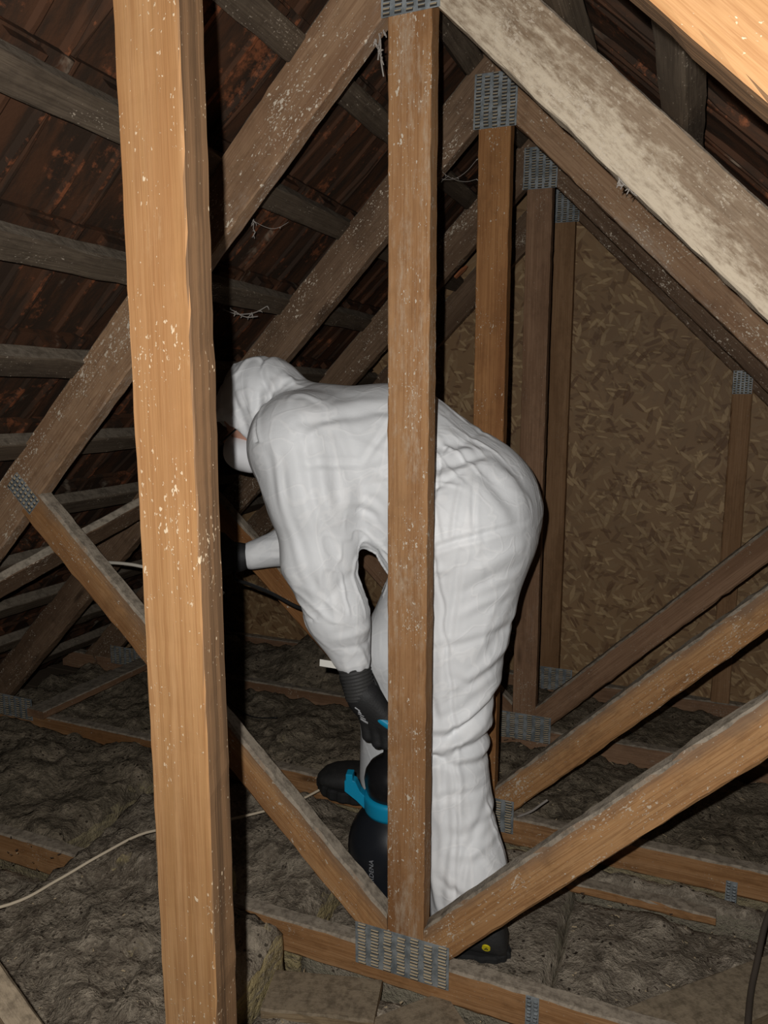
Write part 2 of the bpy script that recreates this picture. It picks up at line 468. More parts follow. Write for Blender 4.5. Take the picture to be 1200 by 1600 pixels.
def tube_mesh(name, pts, r, mat, ns=8, sub=6):
    P = [Vector(p) for p in pts]
    Q = []
    for i in range(len(P) - 1):                   # Catmull-Rom
        p0, p1, p2, p3 = P[max(i - 1, 0)], P[i], P[i + 1], P[min(i + 2, len(P) - 1)]
        for k in range(sub):
            u = k / sub
            Q.append(0.5 * ((2 * p1) + (p2 - p0) * u + (2 * p0 - 5 * p1 + 4 * p2 - p3) * u * u + (3 * p1 - p0 - 3 * p2 + p3) * u ** 3))
    Q.append(P[-1])
    V, F = [], []
    up = Vector((0.13, 0.2, 0.97))
    for i, q in enumerate(Q):
        d = (Q[min(i + 1, len(Q) - 1)] - Q[max(i - 1, 0)]).normalized()
        s = d.cross(up).normalized(); u2 = s.cross(d)
        rr = r[0] + (r[1] - r[0]) * i / (len(Q) - 1) if isinstance(r, tuple) else r
        for k in range(ns):
            a = 2 * PI * k / ns
            V.append(q + (s * math.cos(a) + u2 * math.sin(a)) * rr)
    for i in range(len(Q) - 1):
        for k in range(ns):
            a, b = i * ns + k, i * ns + (k + 1) % ns
            F.append((a, b, b + ns, a + ns))
    F.append(tuple(reversed(range(ns)))); F.append(tuple((len(Q) - 1) * ns + k for k in range(ns)))
    return mesh(name, V, F, mat, True)

def lathe_mesh(name, prof, mat, ns=40):
    V, F = [], []
    for r, z in prof:
        for k in range(ns):
            a = 2 * PI * k / ns
            V.append((r * math.cos(a), r * math.sin(a), z))
    for i in range(len(prof) - 1):
        for k in range(ns):
            a, b = i * ns + k, i * ns + (k + 1) % ns
            F.append((a, b, b + ns, a + ns))
    F.append(tuple(reversed(range(ns)))); F.append(tuple((len(prof) - 1) * ns + k for k in range(ns)))
    me = mesh(name, V, F, mat, True)
    return me

# ------------------------------------------------------------------ nail plates
def nail_plate(parent, cx, cz, y, w, h, rot=0.0, cols=None, rows=None, horiz=True, tooth=None, name='nail_plate'):
    """galvanised punched plate lying on the face at depth y (facing -Y)"""
    M = Matrix.Translation((cx, y - 0.0008, cz)) @ Matrix.Rotation(rot, 4, 'Y')
    o = link(name, box_mesh(name, w, 0.0016, h, M_STEEL, 0.0004), M, parent)
    cols = cols or max(2, round(w / 0.027)); rows = rows or max(3, round(h / 0.0075))
    V, F, mi = [], [], []
    for c in range(cols):
        for r in range(rows):
            x = (c + 0.5 + random.uniform(-.05, .05)) / cols * w - w / 2
            z = (r + 0.5 + (0.35 if c % 2 else 0) * 0.6) / rows * h - h / 2
            if abs(z) > h / 2 - 0.003: continue
            for dx in (0.0,):
                lx = w / cols * 0.60
                lz = h / rows * 0.34
                dz = random.uniform(-0.0006, 0.0006)
                b = len(V)
                tl = random.uniform(0.0004, 0.0016)
                V += [(x + dx - lx / 2, -0.0009, z + dz - lz), (x + dx + lx / 2, -0.0009, z + dz - lz), (x + dx + lx / 2, -0.0009, z + dz + lz), (x + dx - lx / 2, -0.0009, z + dz + lz),
                      (x + dx - lx / 2 + .0006, -0.0022, z + dz - lz * .3 + tl), (x + dx + lx / 2 - .0006, -0.0022, z + dz - lz * .3 + tl), (x + dx + lx / 2 - .0006, -0.0014, z + dz + lz), (x + dx - lx / 2 + .0006, -0.0014, z + dz + lz)]
                F += [(b + 4, b + 5, b + 6, b + 7), (b, b + 1, b + 5, b + 4), (b + 1, b + 2, b + 6, b + 5), (b + 3, b, b + 4, b + 7), (b + 2, b + 3, b + 7, b + 6)]
                mi += [0, 1, 1, 1, 0]
    me = mesh('punched_teeth', V, F, [tooth or M_TOOTH, M_SLOT], False, mi)
    q = link('punched_teeth', me, M, o)
    tag(q, kind='stuff')
    return o

# ------------------------------------------------------------------ roof trusses
XR = -0.443                       # ridge line
W, T = 0.073, 0.036               # webs and posts
WR, WC = 0.098, 0.073             # rafters, bottom chord
APEX = 0.639                      # where the lower rafter edges meet
CT = -1.050                       # top of the bottom chord
R2 = math.sqrt(0.5)

def truss(Y, label, mats, webs=True, studs=(), right_len=2.35, left_len=2.55, pw=W, px=XR, dz=0.0):
    t = empty('roof_truss', (XR, Y, CT - WC))
    tag(t, label, 'roof truss', 'roof trusses in a row')
    yc = Y + T / 2
    timber('king_post', (px, yc, CT + 0.002), (px, yc, 0.603), pw, T, mats['post'], t, zdir=(1, 0, 0), cham=0.0014, rough=0.0009)
    for s, L, m in ((-1, left_len, mats['left']), (1, right_len, mats['right'])):
        a = Vector((XR, yc, APEX + dz + WR / 2 / R2))
        d = Vector((s * R2, 0, -R2))
        # local Z points up-and-outwards (left) or up-and-outwards (right); the mitre is cut on the ridge plane
        zd = Vector((s * R2, 0, R2))
        timber('rafter', a, a + d * L, WR, T, m, t, zdir=zd, cut0=-1.0 if True else 0, cut1=0, cham=0.003, rough=0.0013)
    for s, m in (((-1, mats['ldiag']), (1, mats['rdiag'])) if webs else ()):
        base = Vector((XR + s * 0.090, yc, -1.005 + 0.012))
        top = Vector((XR + s * 0.872, yc, -0.212))
        if s < 0:
            base = Vector((-0.4800, yc, -1.0265)); top = Vector((-1.322, yc, -0.225))
        else:
            base = Vector((-0.4060, yc, -1.030)); top = Vector((0.405, yc, -0.212))
        zd = Vector((-s * R2, 0, R2))
        timber('web_brace', base, top, W, T, m, t, zdir=Vector((-s, 0, 1)), cut0=1.0 if True else 0, cham=0.005, rough=0.002)
    timber('bottom_chord', (XR - 1.95, yc, CT - WC / 2), (XR + 1.55, yc, CT - WC / 2), WC, T, mats['chord'], t, zdir=(0, 0, 1), cham=0.004, rough=0.0016)
    for xs in studs:
        zt = APEX - abs(xs - XR) + 0.01
        timber('stud', (xs, yc, CT), (xs, yc, zt), 0.06, T, mats['post'], t, zdir=(1, 0, 0))
        nail_plate(t, xs - 0.002, zt - 0.012, Y, 0.058, 0.075, 0, 5, 10, tooth=None)
    nail_plate(t, XR + 0.001, 0.648, Y, 0.098, 0.115, 0.02 if Y > 1.5 else 0, 5, 16)
    nail_plate(t, XR - 0.008, -1.049, Y, 0.19, 0.088, 0.0, 7, 13)
    # left web to rafter
    if webs: nail_plate(t, -1.335, -0.208, Y, 0.085, 0.045, PI / 4, 8, 4)
    if webs: nail_plate(t, XR + 0.885, -0.195, Y, 0.085, 0.05, -PI / 4, 8, 4)
    nail_plate(t, -2.055, -1.035, Y, 0.15, 0.075, 0, 6, 10)
    return t

Y0, YA, YB, YC, YD = 0.555, 1.18, 1.72, 2.25, 2.70
truss(Y0, 'nearest roof truss, its bright orange king post standing left of the bending worker',
      dict(post=M_NEAR, left=M_NEAR, right=M_NEAR, ldiag=M_SCRAP, rdiag=M_NEAR, chord=M_NEAR), left_len=1.5, pw=0.068, px=-0.4475, dz=0.020)
ta = truss(YA, 'second roof truss from the camera, its chalky post crossing the white-suited worker',
      dict(post=M_POST, left=M_RAFT, right=M_WHITE, ldiag=M_WEB, rdiag=M_WEB, chord=M_CHORD))
tb = truss(YB, 'third roof truss, its brown post rising directly behind the worker\'s back',
      dict(post=M_MID, left=M_DUSKY, right=M_RAFT, ldiag=M_MID, rdiag=M_WEB, chord=M_CHORD))
truss(YC, 'fourth roof truss, thin dark post between the worker and the chipboard wall',
      dict(post=M_FAR, left=M_DUSKY, right=M_DUSKY, ldiag=M_FAR, rdiag=M_FAR, chord=M_FAR))
truss(YD, 'farthest roof truss, standing against the chipboard gable wall with an extra stud',
      dict(post=M_GABLE, left=M_DUSKY, right=M_DUSKY, ldiag=M_GABLE, rdiag=M_GABLE, chord=M_FAR), webs=False, studs=(0.148,))
# narrow hanger straps on the chord faces
for tr, x, z, Y in ((ta, -0.201, -1.082, YA), (tb, 0.146, -1.118, YB)):
    nail_plate(tr, x, z, Y, 0.024, 0.06, 0, 2, 8, tooth=M_STEEL, name='hanger_strap')

# ------------------------------------------------------------------ roof: battens and clay tiles
GX = 0.172                                    # batten gauge measured horizontally
BW, BT = 0.050, 0.036
CL = 1.209                                    # left: upper rafter edge on z - x = CL
CR = APEX + XR + WR / R2                      # right: z + x = CR
def tile_mesh(k):
    L, Wd, th = 0.300, 0.178, 0.013
    # underside profile across the width (local Y), ribs hang down in -Z
    prof = [(-.5, -.003, 0), (-.47, -.010, 1), (-.43, -.010, 1), (-.40, -.002, 0), (-.18, 0, 0), (-.15, -.0045, 1), (-.11, -.0045, 1), (-.08, 0, 0),
            (.15, .002, 0), (.40, 0, 0), (.43, -.008, 0), (.46, -.008, 1), (.5, 0.003, 0)]
    segs = 4
    V, F, mi = [], [], []
    n = len(prof)
    r = np.random.default_rng(k)
    for i in range(segs + 1):
        x = -L / 2 + L * i / segs
        warp = 0.003 * math.sin(i * 1.3 + k)
        for (y, z, _) in prof:
            rib = z * (1 if 0 < i < segs else 0.4)
            V.append((x, y * Wd, rib + warp + r.normal(0, 0.0006)))
    top = len(V)
    for i in (0, segs):
        x = -L / 2 + L * i / segs
        V.append((x, -Wd / 2, th)); V.append((x, Wd / 2, th))
    for i in range(segs):
        for j in range(n - 1):
            a = i * n + j
            F.append((a, a + n, a + n + 1, a + 1)); mi.append(1 if prof[j][2] and prof[j + 1][2] else 0)
    F.append((top, top + 1, top + 3, top + 2)); mi.append(0)
    F.append(tuple(range(n)) + (top + 1, top)); mi.append(0)
    F.append(tuple(segs * n + j for j in reversed(range(n))) + (top + 2, top + 3)); mi.append(0)
    F.append((0, top, top + 2, segs * n)); mi.append(0)
    F.append((n - 1, segs * n + n - 1, top + 3, top + 1)); mi.append(0)
    # hanging nib at the head
    b = len(V)
    for x in (-L / 2 + 0.004, -L / 2 + 0.022):
        for y in (-0.03, 0.03):
            for z in (-0.02, 0.0):
                V.append((x, y, z))
    for q in ((0, 1, 3, 2), (4, 6, 7, 5), (0, 4, 5, 1), (2, 3, 7, 6), (0, 2, 6, 4)):
        F.append(tuple(b + v for v in q)); mi.append(0)
    return mesh('roof_tile', V, F, [M_TILE, M_TILERIB], False, mi)
TILES = [tile_mesh(k) for k in range(4)]
TY0, TW = 0.867, 0.172

def roof(side, rows, yA, yB, name, label):
    root = empty(name, (XR + side * 0.2, yA, 0.5))
    tag(root, label, kind='structure')
    for i, bx in enumerate(rows):
        base_c = CL if side < 0 else CR
        bz = base_c - side * bx * -1 if False else (bx + CL if side < 0 else CR - bx)
        nrm = Vector((side * R2, 0, R2))
        down = Vector((side * R2, 0, -R2))
        c = Vector((bx, 0, bz)) + nrm * (BT / 2 + 0.001)
        timber('batten', c + Vector((0, yA, 0)), c + Vector((0, yB, 0)), BT, BW, M_BATTEN, root, zdir=nrm, rough=0.0024, cham=0.003, seg=46)
        # tiles hang from this batten
        k0 = math.floor((yA - TY0) / TW); k1 = math.ceil((yB - TY0) / TW)
        for k in range(k0, k1):
            yc = TY0 + (k + 0.5) * TW + random.uniform(-.003, .003)
            tilt = -0.055
            ax = (down + nrm * -tilt * 0).normalized()
            cc = Vector((bx, yc, bz)) + nrm * (BT + 0.028 + random.uniform(-.002, .002)) + down * (0.150 - 0.040)
            xdir = (down + nrm * 0.058).normalized()
            M = frame(cc, xdir, nrm) @ Matrix.Rotation(random.uniform(-.012, .012), 4, 'Z')
            link('roof_tile', random.choice(TILES), M, root)
    return root
left_rows = [-0.641 - GX * k + (0.172 if False else 0) for k in range(-0, 10)]
left_rows = [-0.641 + GX * 0.9] + left_rows
right_rows = [-0.388, -0.222, -0.05, 0.122, 0.294]
cl = roof(-1, left_rows, 0.40, 2.80, 'ceiling_left', 'left roof slope of sooty clay tiles on grey battens')
cr = roof(1, right_rows, 0.40, 2.80, 'ceiling_right', 'right roof slope of clay tiles above the whitewashed rafter')

# a broken raw-clay edge that catches the light
V = [(-.022, -.006, 0), (.0, -.011, 0), (.026, -.004, 0), (.018, .007, 0), (-.016, .009, 0), (-.02, -.005, .007), (.0, -.009, .007), (.024, -.003, .007), (.016, .006, .007), (-.015, .008, .007)]
F = [(4, 3, 2, 1, 0), (5, 6, 7, 8, 9)] + [(i, (i + 1) % 5, 5 + (i + 1) % 5, 5 + i) for i in range(5)]
link('clay_shard', mesh('clay_shard', V, F, M_CLAY), frame((-0.780, 2.60, 0.428), (1, 0.6, 1), (-1, 0.1, 1)) @ Matrix.Diagonal((1.3, 1.3, 1.3, 1)), cl)


# ------------------------------------------------------------------ gable wall and floor
wall = empty('wall_back', (XR, YD + 0.06, -1.2))
tag(wall, 'chipboard gable wall at the far end of the loft', kind='structure')
for x0, x1, z0, z1 in ((-3.05, -1.905, -1.3, 0.9), (-1.900, -0.448, -1.3, 0.9), (-0.444, 0.146, -1.3, 0.9), (0.150, 1.35, -1.3, 0.9)):
    me = box_mesh('osb_board', x1 - x0, 0.015, z1 - z0, M_OSB, 0.0015)
    link('osb_board', me, Matrix.Translation(((x0 + x1) / 2, YD + T + 0.010, (z0 + z1) / 2)), wall)

floor = empty('floor', (0, 1.5, -1.22))
tag(floor, 'board floor of the loft hidden under mineral wool', kind='structure')
for i in range(13):
    me = box_mesh('floor_board', 4.6, 0.192, 0.02, M_FLOOR, 0.002)
    link('floor_board', me, Matrix.Translation((-0.9, 0.35 + 0.195 * i, -1.225)), floor)

# ------------------------------------------------------------------ mineral wool
def batt(label, x0, x1, y0, y1, top, mat=M_WOOL, amp=0.016, base=-1.213, seed=0, step=0.012, fx=None, edge=0.035, group='mineral wool batts between the trusses', lump=9.0):
    """fx(X, Y) -> extra height; y1 may be a function of x"""
    nx = max(8, int((x1 - x0) / step)); 
    ya = y1 if callable(y1) else (lambda x: np.full_like(x, y1))
    ny = max(8, int(((y1 if not callable(y1) else float(np.max(ya(np.linspace(x0, x1, 20))))) - y0) / step))
    u = np.linspace(0, 1, nx + 1); v = np.linspace(0, 1, ny + 1)
    U, Vv = np.meshgrid(u, v, indexing='ij')
    X = x0 + (x1 - x0) * U
    Y = y0 + (ya(X) - y0) * Vv
    # ragged outline
    ed = np.minimum.reduce([U * (x1 - x0), (1 - U) * (x1 - x0), Vv * (ya(X) - y0), (1 - Vv) * (ya(X) - y0)])
    P = np.stack([X * lump, Y * lump, np.full_like(X, seed * 3.7)], -1)
    H = fbm(P, 5, seed, 0.55) * amp
    H += np.abs(fbm(P * 2.3 + 5, 3, seed + 50)) * amp * 0.7
    P2 = np.stack([X * 55, Y * 55, np.full_like(X, seed)], -1)
    H += fbm(P2, 2, seed + 90) * 0.0028
    fall = 1 - np.clip(ed / edge, 0, 1)
    Z = top + H - fall ** 2 * 0.03
    if fx is not None:
        Z = Z + fx(X, Y)
    jx = fbm(np.stack([X * 12, Y * 12, np.full_like(X, 7.0)], -1), 3, seed + 5) * 0.008
    jy = fbm(np.stack([X * 12, Y * 12, np.full_like(X, 9.0)], -1), 3, seed + 6) * 0.008
    soft = np.clip(ed / 0.01, 0.3, 1)
    X2, Y2 = X + jx * soft, Y + np.minimum(jy, 0.0) * soft
    ox, oy = (x0 + x1) / 2, y0
    V = np.stack([X2 - ox, Y2 - oy, Z - base], -1).reshape(-1, 3).tolist()
    idx = lambda i, j: i * (ny + 1) + j
    F = [(idx(i, j), idx(i + 1, j), idx(i + 1, j + 1), idx(i, j + 1)) for i in range(nx) for j in range(ny)]
    ring = [idx(i, 0) for i in range(nx + 1)] + [idx(nx, j) for j in range(1, ny + 1)] + [idx(i, ny) for i in range(nx - 1, -1, -1)] + [idx(0, j) for j in range(ny - 1, 0, -1)]
    prev = ring
    rows = 5
    for q in range(1, rows + 1):
        cur = []
        for k, a in enumerate(ring):
            x, y, z = V[a]
            f = q / rows
            bulge = 0.006 * math.sin(f * PI) + 0.004 * math.sin(k * 1.7 + q * 2.1)
            cur.append(len(V))
            V.append((x + (bulge if x > 0 else -bulge) * (0.6 if q < rows else 0), y - bulge * 0.3, z * (1 - f)))
        for k in range(len(ring)):
            k2 = (k + 1) % len(ring)
            F.append((prev[k2], prev[k], cur[k], cur[k2]))
        prev = cur
    me = mesh('insulation_batt', V, F, mat, True)
    o = link('insulation_batt', me, Matrix.Translation((ox, oy, base)))
    return tag(o, label, 'insulation', group)

def g(X, Y, cx, cy, sx, sy, h):
    return h * np.exp(-((X - cx) / sx) ** 2 - ((Y - cy) / sy) ** 2)

batt('thick mineral wool batt at bottom left with a yellowish cut end', -1.95, -0.705, 0.45,
     lambda x: 1.172 + 0.12 * np.clip((x + 1.30) / 0.06, 0, 1) * np.clip((-0.845 - x) / 0.05, 0, 1),
     -1.035, amp=0.022, seed=1, fx=lambda X, Y: g(X, Y, -1.06, 1.2, 0.13, 0.12, 0.026) - 0.02 * np.clip((X + 0.78) / 0.1, 0, 1) - 0.085 * np.clip((-1.235 - X) / 0.05, 0, 1) * np.clip((Y - 0.93) / 0.08, 0, 1), step=0.011)
batt('low dusty mineral wool in front of the large nail plate', -0.69, 0.55, 0.45, 1.176, -1.135, M_WOOLR, amp=0.012, seed=2)
batt('lumpy mineral wool left of the tank, crossed by the cream cord', -1.34, -0.70, 1.222, 1.712, -1.085, amp=0.02, seed=3,
     fx=lambda X, Y: -0.02 * np.clip((Y - 1.55) / 0.1, 0, 1) + g(X, Y, -1.2, 1.4, 0.15, 0.1, 0.03) - 0.014 * np.clip(1 - (Y - 1.222) / 0.1, 0, 1))
batt('sunken mineral wool around the worker\'s feet and the sprayer tank', -0.69, -0.192, 1.222, 1.712, -1.135, M_WOOLR, amp=0.010, seed=4, edge=0.010)
batt('flat grey mineral wool to the right of the worker\'s heel', -0.19, 0.55, 1.222, 1.600, -1.132, M_WOOLR, amp=0.015, seed=5, edge=0.010,
     fx=lambda X, Y: g(X, Y, 0.0, 1.42, 0.14, 0.09, 0.015))
batt('pale mineral wool strip tucked under the third truss chord', -0.19, 0.55, 1.655, 1.716, -1.118, M_WOOLR, amp=0.012, seed=6)
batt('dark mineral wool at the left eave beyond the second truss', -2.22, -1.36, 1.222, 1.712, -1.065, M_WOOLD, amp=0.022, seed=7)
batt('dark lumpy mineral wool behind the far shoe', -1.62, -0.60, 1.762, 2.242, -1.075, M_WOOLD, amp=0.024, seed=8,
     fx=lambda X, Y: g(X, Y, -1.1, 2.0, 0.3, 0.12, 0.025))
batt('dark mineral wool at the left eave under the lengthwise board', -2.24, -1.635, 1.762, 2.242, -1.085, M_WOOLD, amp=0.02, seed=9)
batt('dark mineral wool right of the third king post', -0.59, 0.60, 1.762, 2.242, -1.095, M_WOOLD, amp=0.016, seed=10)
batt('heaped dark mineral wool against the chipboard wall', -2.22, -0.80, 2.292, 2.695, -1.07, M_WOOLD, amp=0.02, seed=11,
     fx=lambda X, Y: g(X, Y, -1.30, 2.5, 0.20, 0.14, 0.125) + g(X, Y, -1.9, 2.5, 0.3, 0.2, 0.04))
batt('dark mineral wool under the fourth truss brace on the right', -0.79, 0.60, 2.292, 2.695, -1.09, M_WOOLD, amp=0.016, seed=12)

# ------------------------------------------------------------------ loose boards
def board(name, label, a, b, w, t, mat, cat='board', zdir=(0, 0, 1), group=None, **kw):
    o = timber(name, a, b, t, w, mat, None, zdir=Vector(zdir), **kw)
    return tag(o, label, cat, group)

board('wind_brace', 'weathered board nailed slantwise under the left rafters', (-1.66, 0.86, -0.612), (-1.262, 1.725, -0.214), 0.088, 0.022, M_DUSKY,
      zdir=(-R2, 0, R2), cham=0.002)
board('loose_board', 'dusty board running lengthwise along the left eave', (-1.945, 1.70, -1.034), (-1.915, 2.69, -1.034), 0.075, 0.026, M_FAR, cham=0.003)
board('loose_plank', 'dust covered plank lying slantwise at bottom right', (-0.075, 1.145, -1.086), (0.42, 1.62, -1.086), 0.105, 0.03, M_SCRAP, cham=0.003)
board('broken_lath', 'splintered lath with raw orange edge before the third truss chord', (-0.30, 1.632, -1.128), (0.112, 1.628, -1.122), 0.036, 0.022, M_CHORD, cham=0.003, rough=0.003)
board('scrap_board', 'short pale scrap board lying below the large nail plate', (-0.68, 1.075, -1.122), (-0.475, 1.125, -1.116), 0.10, 0.02, M_SCRAP, cham=0.003, rough=0.002)
board('scrap_board', 'dark scrap board in front of the near bottom chord', (-0.46, 1.02, -1.124), (-0.33, 1.16, -1.124), 0.12, 0.018, M_SCRAP, cham=0.003, rough=0.002)

# ------------------------------------------------------------------ cords and cables
tag(link('cream_cord', tube_mesh('cream_cord', [(-1.42, 0.72, -1.005), (-1.32, 0.84, -1.0), (-1.215, 0.965, -1.012), (-1.185, 1.06, -1.012), (-1.15, 1.15, -1.0), (-1.115, 1.255, -1.0), (-1.055, 1.36, -1.03), (-0.985, 1.47, -1.048), (-0.905, 1.58, -1.052), (-0.855, 1.675, -1.045), (-0.80, 1.74, -1.044), (-0.7, 1.8, -1.06)], 0.0033, M_CORD)),
    'thin cream cord trailing over the mineral wool towards the far shoe', 'cord')
tag(link('white_cable', tube_mesh('white_cable', [(-1.525, 1.42, -0.428), (-1.50, 1.42, -0.424), (-1.40, 1.41, -0.414), (-1.28, 1.40, -0.405), (-1.206, 1.40, -0.408), (-1.12, 1.41, -0.425), (-1.0, 1.43, -0.46)], 0.0042, M_CWHITE)),
    'white cable end stretched level behind the left brace', 'cable')
tag(link('black_hose', tube_mesh('black_hose', [(-1.045, 1.545, -0.42), (-1.02, 1.51, -0.445), (-0.97, 1.49, -0.448), (-0.90, 1.48, -0.462), (-0.83, 1.47, -0.483), (-0.77, 1.46, -0.492), (-0.70, 1.46, -0.53), (-0.62, 1.46, -0.64), (-0.56, 1.45, -0.80), (-0.54, 1.42, -0.90)], 0.0045, M_CBLACK)),
    'thin black spray hose running from the raised hand behind the near sleeve', 'hose')
tag(link('dark_cable', tube_mesh('dark_cable', [(0.26, 1.68, -0.98), (0.215, 1.56, -1.0), (0.19, 1.49, -1.02), (0.172, 1.41, -1.045), (0.158, 1.34, -1.055), (0.146, 1.24, -1.05), (0.14, 1.16, -1.06), (0.135, 1.05, -1.11)], 0.0055, M_CGREY)),
    'dark grey cable curving over the plank at bottom right', 'cable')
tag(link('thin_wire', tube_mesh('thin_wire', [(-1.55, 2.02, -0.98), (-1.45, 2.02, -1.01), (-1.36, 2.0, -1.04), (-1.28, 1.98, -1.048), (-1.2, 1.99, -1.04)], 0.002, M_CBLACK, 6)),
    'thin dark wire looping down onto the far mineral wool', 'wire')
tag(link('thin_twig', tube_mesh('thin_twig', [(-0.345, 1.705, -1.035), (-0.31, 1.70, -1.01), (-0.285, 1.70, -0.985), (-0.27, 1.70, -0.97)], 0.003, M_WEBDUST, 6, 4)),
    'small dusty twig under the third truss brace', 'twig')

# ------------------------------------------------------------------ signed distance meshes
def seg_d(P, a, b, ra, rb, sy=1.0):
    a = np.array(a, float); b = np.array(b, float)
    Q = P
    if sy != 1.0:
        Q = P.copy(); cy = (a[1] + b[1]) / 2
        Q[..., 1] = cy + (P[..., 1] - cy) / sy
    ab = b - a
    L2 = float(ab @ ab) + 1e-12
    t = np.clip(((Q - a) @ ab) / L2, 0, 1)
    d = np.sqrt(((Q - a - t[..., None] * ab) ** 2).sum(-1))
    return d - (ra + (rb - ra) * t)

def smin(a, b, k):
    h = np.clip(0.5 + 0.5 * (b - a) / k, 0, 1)
    return b + (a - b) * h - k * h * (1 - h)
def smax(a, b, k):
    return -smin(-a, -b, k)

def sdf_mesh(fn, lo, hi, h):
    lo = np.array(lo, float); hi = np.array(hi, float)
    n = np.ceil((hi - lo) / h).astype(int) + 1
    ax = [lo[i] + h * np.arange(n[i]) for i in range(3)]
    D = np.empty(n, np.float32)
    for i0 in range(0, n[0], 24):
        P = np.stack(np.meshgrid(ax[0][i0:i0 + 24], ax[1], ax[2], indexing='ij'), -1)
        D[i0:i0 + 24] = fn(P)
    S = D < 0
    cs = np.zeros(n - 1, np.int8)
    for dx in (0, 1):
        for dy in (0, 1):
            for dz in (0, 1):
                cs += S[dx:n[0] - 1 + dx, dy:n[1] - 1 + dy, dz:n[2] - 1 + dz]
    act = (cs > 0) & (cs < 8)
    ids = -np.ones(n - 1, np.int64)
    cells = np.argwhere(act)
    ids[act] = np.arange(len(cells))
    acc = np.zeros((len(cells), 3)); cnt = np.zeros(len(cells))
    corners = [(dx, dy, dz) for dx in (0, 1) for dy in (0, 1) for dz in (0, 1)]
    for c0 in corners:
        for axis in range(3):
            if c0[axis]: continue
            c1 = list(c0); c1[axis] = 1
            a = D[cells[:, 0] + c0[0], cells[:, 1] + c0[1], cells[:, 2] + c0[2]]
            b = D[cells[:, 0] + c1[0], cells[:, 1] + c1[1], cells[:, 2] + c1[2]]
            cr_ = (a < 0) != (b < 0)
            t = np.where(cr_, a / np.where(cr_, a - b, 1), 0)
            p = np.tile(np.array(c0, float), (len(cells), 1)); p[:, axis] += t
            acc[cr_] += p[cr_]; cnt[cr_] += 1
    V = lo + h * (cells + acc / cnt[:, None])
    F = []
    for axis in range(3):
        sl0 = [slice(1, -1)] * 3; sl0[axis] = slice(0, -1)
        sl1 = list(sl0); sl1[axis] = slice(1, None)
        A, B = S[tuple(sl0)], S[tuple(sl1)]
        e = np.argwhere(A != B)
        base = e + np.array([0 if i == axis else 1 for i in range(3)])
        flip = A[tuple(e.T)]
        u, v = [(1, 2), (2, 0), (0, 1)][axis]
        q = []
        for du, dv in ((-1, -1), (0, -1), (0, 0), (-1, 0)):
            c = base.copy(); c[:, u] += du; c[:, v] += dv
            q.append(ids[c[:, 0], c[:, 1], c[:, 2]])
        q = np.stack(q, 1)
        q[~flip] = q[~flip][:, ::-1]
        F.append(q)
    F = np.concatenate(F)
    return V, F[(F >= 0).all(1)]

def vnormals(V, F):
    N = np.zeros_like(V)
    fn = np.cross(V[F[:, 2]] - V[F[:, 0]], V[F[:, 3]] - V[F[:, 1]])
    for k in range(4):
        np.add.at(N, F[:, k], fn)
    return N / (np.linalg.norm(N, axis=1, keepdims=True) + 1e-12)

def relax(V, F, it=2, w=0.5):
    for _ in range(it):
        A = np.zeros_like(V); c = np.zeros(len(V))
        for k in range(4):
            a, b = F[:, k], F[:, (k + 1) % 4]
            np.add.at(A, a, V[b]); np.add.at(c, a, 1)
            np.add.at(A, b, V[a]); np.add.at(c, b, 1)
        V = V * (1 - w) + w * A / np.maximum(c, 1)[:, None]
    return V

def fast_mesh(name, V, F, mats, mi=None):
    me = bpy.data.meshes.new(name)
    me.vertices.add(len(V)); me.vertices.foreach_set('co', np.asarray(V, np.float32).ravel())
    me.loops.add(F.size); me.loops.foreach_set('vertex_index', F.astype(np.int32).ravel())
    me.polygons.add(len(F))
    me.polygons.foreach_set('loop_start', np.arange(0, F.size, 4, dtype=np.int32))
    me.polygons.foreach_set('use_smooth', np.ones(len(F), bool))
    for m in (mats if isinstance(mats, list) else [mats]):
        me.materials.append(m)
    if mi is not None:
        me.polygons.foreach_set('material_index', np.asarray(mi, np.int32))
    me.update(calc_edges=True)
    me.validate()
    return me

# ------------------------------------------------------------------ the worker
person = empty('person', (-0.50, 1.48, -1.13))
tag(person, 'person in a white hooded coverall bending forward, one black glove on the sprayer handle', 'person')

